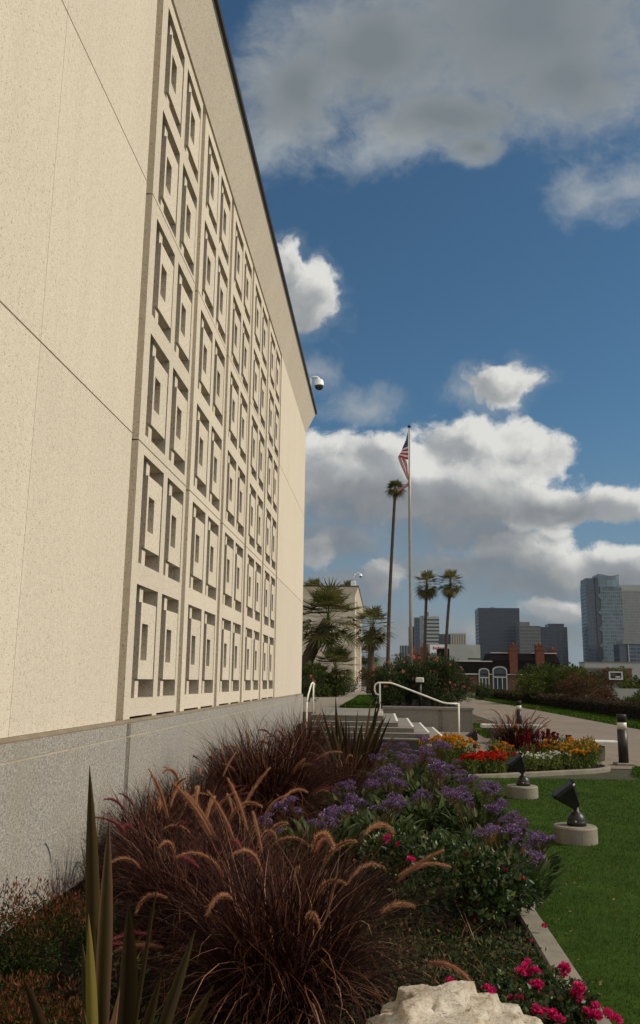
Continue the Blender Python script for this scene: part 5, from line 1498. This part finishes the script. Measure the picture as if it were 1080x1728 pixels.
F['bluelow'] = facade_mat('blue_office_glass', (0.030, 0.050, 0.085), (0.11, 0.14, 0.17), 30, 3.9, .02, .30, .2)
F['beige'] = facade_mat('beige_ribs', (0.14, 0.125, 0.105), (0.36, 0.32, 0.25), 2.2, 60, .55, .02, .4)
F['slim'] = facade_mat('slim_ribs', (0.03, 0.04, 0.055), (0.20, 0.21, 0.22), 2.9, 60, .35, .02, .3)
F['pale'] = simple('pale_office_wall', (0.36, 0.36, 0.33), 0.8, 0, .1, .2, 0, 1)
F['bandglass'] = simple('band_glass', (0.035, 0.05, 0.065), 0.2, 0, .2, .1, 0, 1)
F['grime'] = simple('mid_grey_wall', (0.15, 0.15, 0.145), 0.8, 0, .2, .2, 0, 1)

def tower(name, loc, label, cat='skyscraper'):
    return empty(name, (loc[0], loc[1], ZG), 0, label, cat)
def tb(nm, mat, t, x0, x1, y0, y1, z0, z1):
    return part(nm, mat, t, (x0, x1, y0, y1, z0, z1))
t = tower('office_tower', (135, 1015), 'broad dark office tower, flat topped, in the middle of the skyline')
tb('tower_body', F['dark'], t, 112.3, 159.3, 1000, 1035, -3, 80.5); tb('parapet', F['dark2'], t, 112.1, 159.5, 999.8, 1035.2, 80.51, 85.3); tb('roof_plant', F['grime'], t, 128, 132, 1010, 1016, 85.31, 87)
t = tower('office_tower', (162, 960), 'grey banded office tower just right of the broad dark one')
tb('tower_body', F['grey'], t, 150.6, 173.7, 950, 975, -3, 61.8); tb('roof_plant', F['grime'], t, 152, 163, 955, 970, 61.81, 66.3)
t = tower('office_tower', (208, 1060), 'stepped dark blue office tower, rightmost of the middle group')
tb('tower_body', F['dark2'], t, 191.9, 223.6, 1050, 1080, -3, 67.1); tb('upper_block', F['dark2'], t, 202.6, 221, 1055, 1078, 67.11, 71.4)
for x in (207, 214): tb('recessed_bay', F['bandglass'], t, x, x + 3, 1049.6, 1049.99, -3, 66)
t = tower('glass_tower', (255, 1015), 'tallest blue green glass tower with a curved crown at the right')
tb('tower_body', F['glass'], t, 252.5, 276.5, 1000, 1030, -3, 110.5)
tb('side_block', F['glass_side'], t, 237.0, 247.5, 1004, 1032, -3, 113.5)
tb('side_upper', F['glass_side'], t, 237.4, 247.4, 1004.5, 1031, 113.51, 121)
tb('corner_strip', F['bandglass'], t, 247.51, 252.49, 1002, 1031, -3, 122)
mb = MB(); n = 24; vs = []; fs = []
for i in range(n + 1):
    a = i / n; x = 250.5 + 24.0 * a; zt = 124.0 + 1.6 * math.cos(a * PI * 1.5 + .2) + 1.2 * a; y = 1001 - 2.5 * math.sin(a * PI)
    vs += [(x, y, 110.51), (x, y, zt), (x, 1028, zt), (x, 1028, 110.51)]
for i in range(n):
    for k in range(3): fs.append((i * 4 + k, (i + 1) * 4 + k, (i + 1) * 4 + k + 1, i * 4 + k + 1))
fs += [(0, 1, 2, 3), (n * 4 + 3, n * 4 + 2, n * 4 + 1, n * 4)]
mb.add(vs, fs); mb.build('curved_crown', F['glass_top'], t)
for k in range(5):
    mb = MB(); z = 24 + k * 19.0; mb.add([(252.3, 999.7, z - 4), (252.3, 999.7, z + 4), (249.0, 1000.8, z), (252.3, 1003, z - 4), (252.3, 1003, z + 4)], [(0, 1, 2), (3, 2, 4), (0, 2, 3), (1, 4, 2), (0, 3, 4, 1)]); mb.build('balcony_fin', F['glass'], t)
t = tower('office_tower', (330, 1160), 'pale ribbed tower with a white top band behind the glass tower')
tb('tower_body', F['ribbed'], t, 313, 358, 1150, 1190, -3, 122); tb('crown_band', F['pale'], t, 312.6, 358.5, 1149.6, 1190, 122.01, 130)
t = tower('office_block', (255, 905), 'lower blue glass block with pale frame at the right edge', 'office block')
tb('block_body', F['bluelow'], t, 252, 275, 900, 925, -3, 40.5); tb('side_wing', F['glass_side'], t, 244, 251.9, 902, 925, -3, 41); tb('roof_band', F['ribbed'], t, 247, 275.4, 899.6, 925, 41.01, 44.3); tb('frame_post', F['pale'], t, 251.9, 253, 899.4, 899.99, -3, 40.5)
t = tower('office_tower', (50, 915), 'white and grey striped tower behind the left twin palm')
tb('tower_body', F['pale'], t, 42, 60.3, 900, 925, -3, 67.5)
for k in range(17):
    tb('window_band', F['bandglass'], t, 44.5, 60.35, 899.8, 899.99, 3.0 + k * 3.75, 4.7 + k * 3.75)
tb('side_glass', F['glass_side'], t, 34.6, 41.9, 903, 925, -3, 66.5); tb('stair_tower', F['glass_top'], t, 39.8, 44.4, 899, 899.9, -3, 68); tb('roof_plant', F['grime'], t, 47, 50, 908, 914, 67.51, 72.5)
t = tower('office_tower', (34, 958), 'slim dark slab behind the flagpole')
tb('tower_body', F['dark2'], t, 30.3, 38, 950, 970, -3, 60)
t = tower('office_block', (24, 905), 'small ribbed block left of the flagpole', 'office block')
tb('block_body', F['slim'], t, 19.3, 28.6, 900, 915, -3, 37)
t = tower('office_block', (70, 805), 'beige ribbed block behind the right twin palm', 'office block')
tb('block_body', F['beige'], t, 63.8, 78, 800, 820, -3, 43.2); tb('roof_band', F['pale'], t, 63.6, 78.2, 799.7, 820, 43.21, 44.6); tb('dark_wing', F['dark2'], t, 54, 63.5, 805, 820, -3, 44)
t = tower('office_block', (50, 610), 'long low white office block with a red lettered sign', 'office block')
tb('block_body', F['pale'], t, 33.4, 59.5, 600, 625, -3, 25.8)
for k in range(3):
    for q in range(4): tb('window', F['bandglass'], t, 51.5 + q * 1.6, 52.6 + q * 1.6, 599.8, 599.99, 8 + k * 2.6, 9.6 + k * 2.6)
sg = tb('sign_panel', M['white_plastic'], t, 33.6, 46, 599.3, 599.79, 19.5, 25.2)
for q in range(7): tb('sign_mark', M['red_paint'], sg, 35.6 + q * 1.15, 36.4 + q * 1.15, 599.1, 599.29, 22.2, 24.2 if q in (0, 3) else 23.6)
wg = t
tb('glass_wing', F['bandglass'], wg, 58.8, 69.8, 618, 640, -3, 17)
for k in range(6): tb('floor_band', F['pale'], wg, 58.7, 70.0, 617.6, 617.99, 4 + k * 2.7, 5.1 + k * 2.7)
tb('wing_parapet', F['pale'], wg, 58.7, 70.1, 617.5, 640, 17.01, 26.4)

bb = empty('billboard', (31.8, 121, ZG), 0, 'small roadside billboard with a dark panel and white frame', 'billboard')
tb('panel', M['bronze'], bb, 31.02, 32.5, 120.0, 120.06, .82, 1.58)
bd = MB(); bd.lattice([0, .16, 1.66, 1.82], [0, .16, .94, 1.10], lambda i, j: not (i == 1 and j == 1), 0, -.14)
me = MB(); me.add([(30.85 + v[1], 120 + v[0], .64 + v[2]) for v in bd.v], [tuple(reversed(f)) for f in bd.f])
me.build('frame', M['white_plastic'], bb)
tb('backing', M['bronze'], bb, 30.87, 32.65, 120.15, 120.25, .66, 1.72)
tb('white_block', M['white_plastic'], bb, 31.72, 32.36, 119.97, 119.995, .94, 1.08)
for k in range(3): tb('text_line', M['pole_metal'], bb, 31.15, 31.6 + .25 * (k % 2), 119.975, 119.995, 1.42 - k * .14, 1.45 - k * .14)
for x in (31.2, 32.3): 
    mb = MB(); mb.tube([(x, 120.3, ZG), (x, 120.3, 1.7)], .06, 8); mb.build('post', M['bronze'], bb, True)

# low town between the trees and the towers
LT = [((26, 210, 12, 8, 3.6), 'pale', 'small pale flat roofed house right of the trees'), ((44, 230, 16, 9, 3.4), 'brick_wall', 'low brown house beside the billboard'), ((62, 255, 14, 9, 4.6), 'grime', 'grey shed roofed building at the right edge'), ((56, 330, 26, 10, 7.0), 'pale', 'long pale warehouse below the glass tower'), ((88, 350, 22, 10, 6.5), 'brick', 'red brick warehouse below the glass tower'), ((112, 420, 30, 12, 10.5), 'pale', 'wide pale building at the foot of the blue block'), ((70, 430, 20, 12, 9.0), 'grime', 'grey building left of the pale warehouse'), ((-4, 330, 22, 10, 5.0), 'grime', 'low grey building beyond the terrace')]
for (x, y, w, d, h), mt, lab in LT:
    b = empty('town_building', (x, y, ZG), 0, lab, 'building')
    mm = F.get(mt) or M[mt]
    tb('wall', mm, b, x - w / 2, x + w / 2, y, y + d, ZG - .3, h - .4)
    tb('roof', M['pale_concrete'], b, x - w / 2 - .3, x + w / 2 + .3, y - .3, y + d + .3, h - .399, h)
    for q in range(max(3, int(w / 3.2))):
        tb('window', M['dark_glass'], b, x - w / 2 + 1 + q * 3.1, x - w / 2 + 2.5 + q * 3.1, y - .05, y - .005, h * .35 - .6, h * .35 + .9)
pw = empty('garden_wall', (21, 78, ZG), 0, 'pale low wall glimpsed between shrubs under the billboard', 'wall')
tb('wall_face', F['pale'], pw, 19.5, 26, 78, 78.3, ZG, -.35)
tb('pier', F['pale'], pw, 24.2, 24.8, 77.9, 78.4, ZG, .6)
for i, (x, y, h, r) in enumerate(((30, 150, 4.5, 3.2), (37, 165, 4.2, 3.4), (44, 175, 4.6, 3.4), (33, 190, 5.0, 3.6), (51, 190, 5.2, 3.8), (24, 120, 3.2, 2.4), (28.5, 128, 2.6, 2.2), (40, 140, 3.0, 2.6), (8, 170, 4.0, 3.0), (2.5, 150, 3.6, 3.0), (-2, 180, 4.5, 3.5), (13, 140, 2.4, 2.0))):
    tree((x, y, ZG), h, r, 1500, .42, ('tree', 'tree_light', 'tree_red')[i % 3], ('dark', 'olive', 'brownish')[i % 3] + ' distant tree in the town below the skyline', .25, ('dark', 'olive', 'brownish')[i % 3] + ' trees in the low town', 22)

# ------------------------------------------------------------------ the air between here and the towers
def haze():
    m, nt, out = new_mat('haze_air')
    v = nt.nodes.new('ShaderNodeVolumePrincipled')
    v.inputs['Color'].default_value = (0.80, 0.88, 1.0, 1)
    v.inputs['Density'].default_value = 0.000028
    v.inputs['Anisotropy'].default_value = 0.1
    nt.links.new(v.outputs[0], out.inputs['Volume'])
    mb = MB(); mb.box(-5500, 5500, -80, 8600, ZG - 8, 320)
    o = mb.build('haze', m); o['kind'] = 'stuff'
haze()
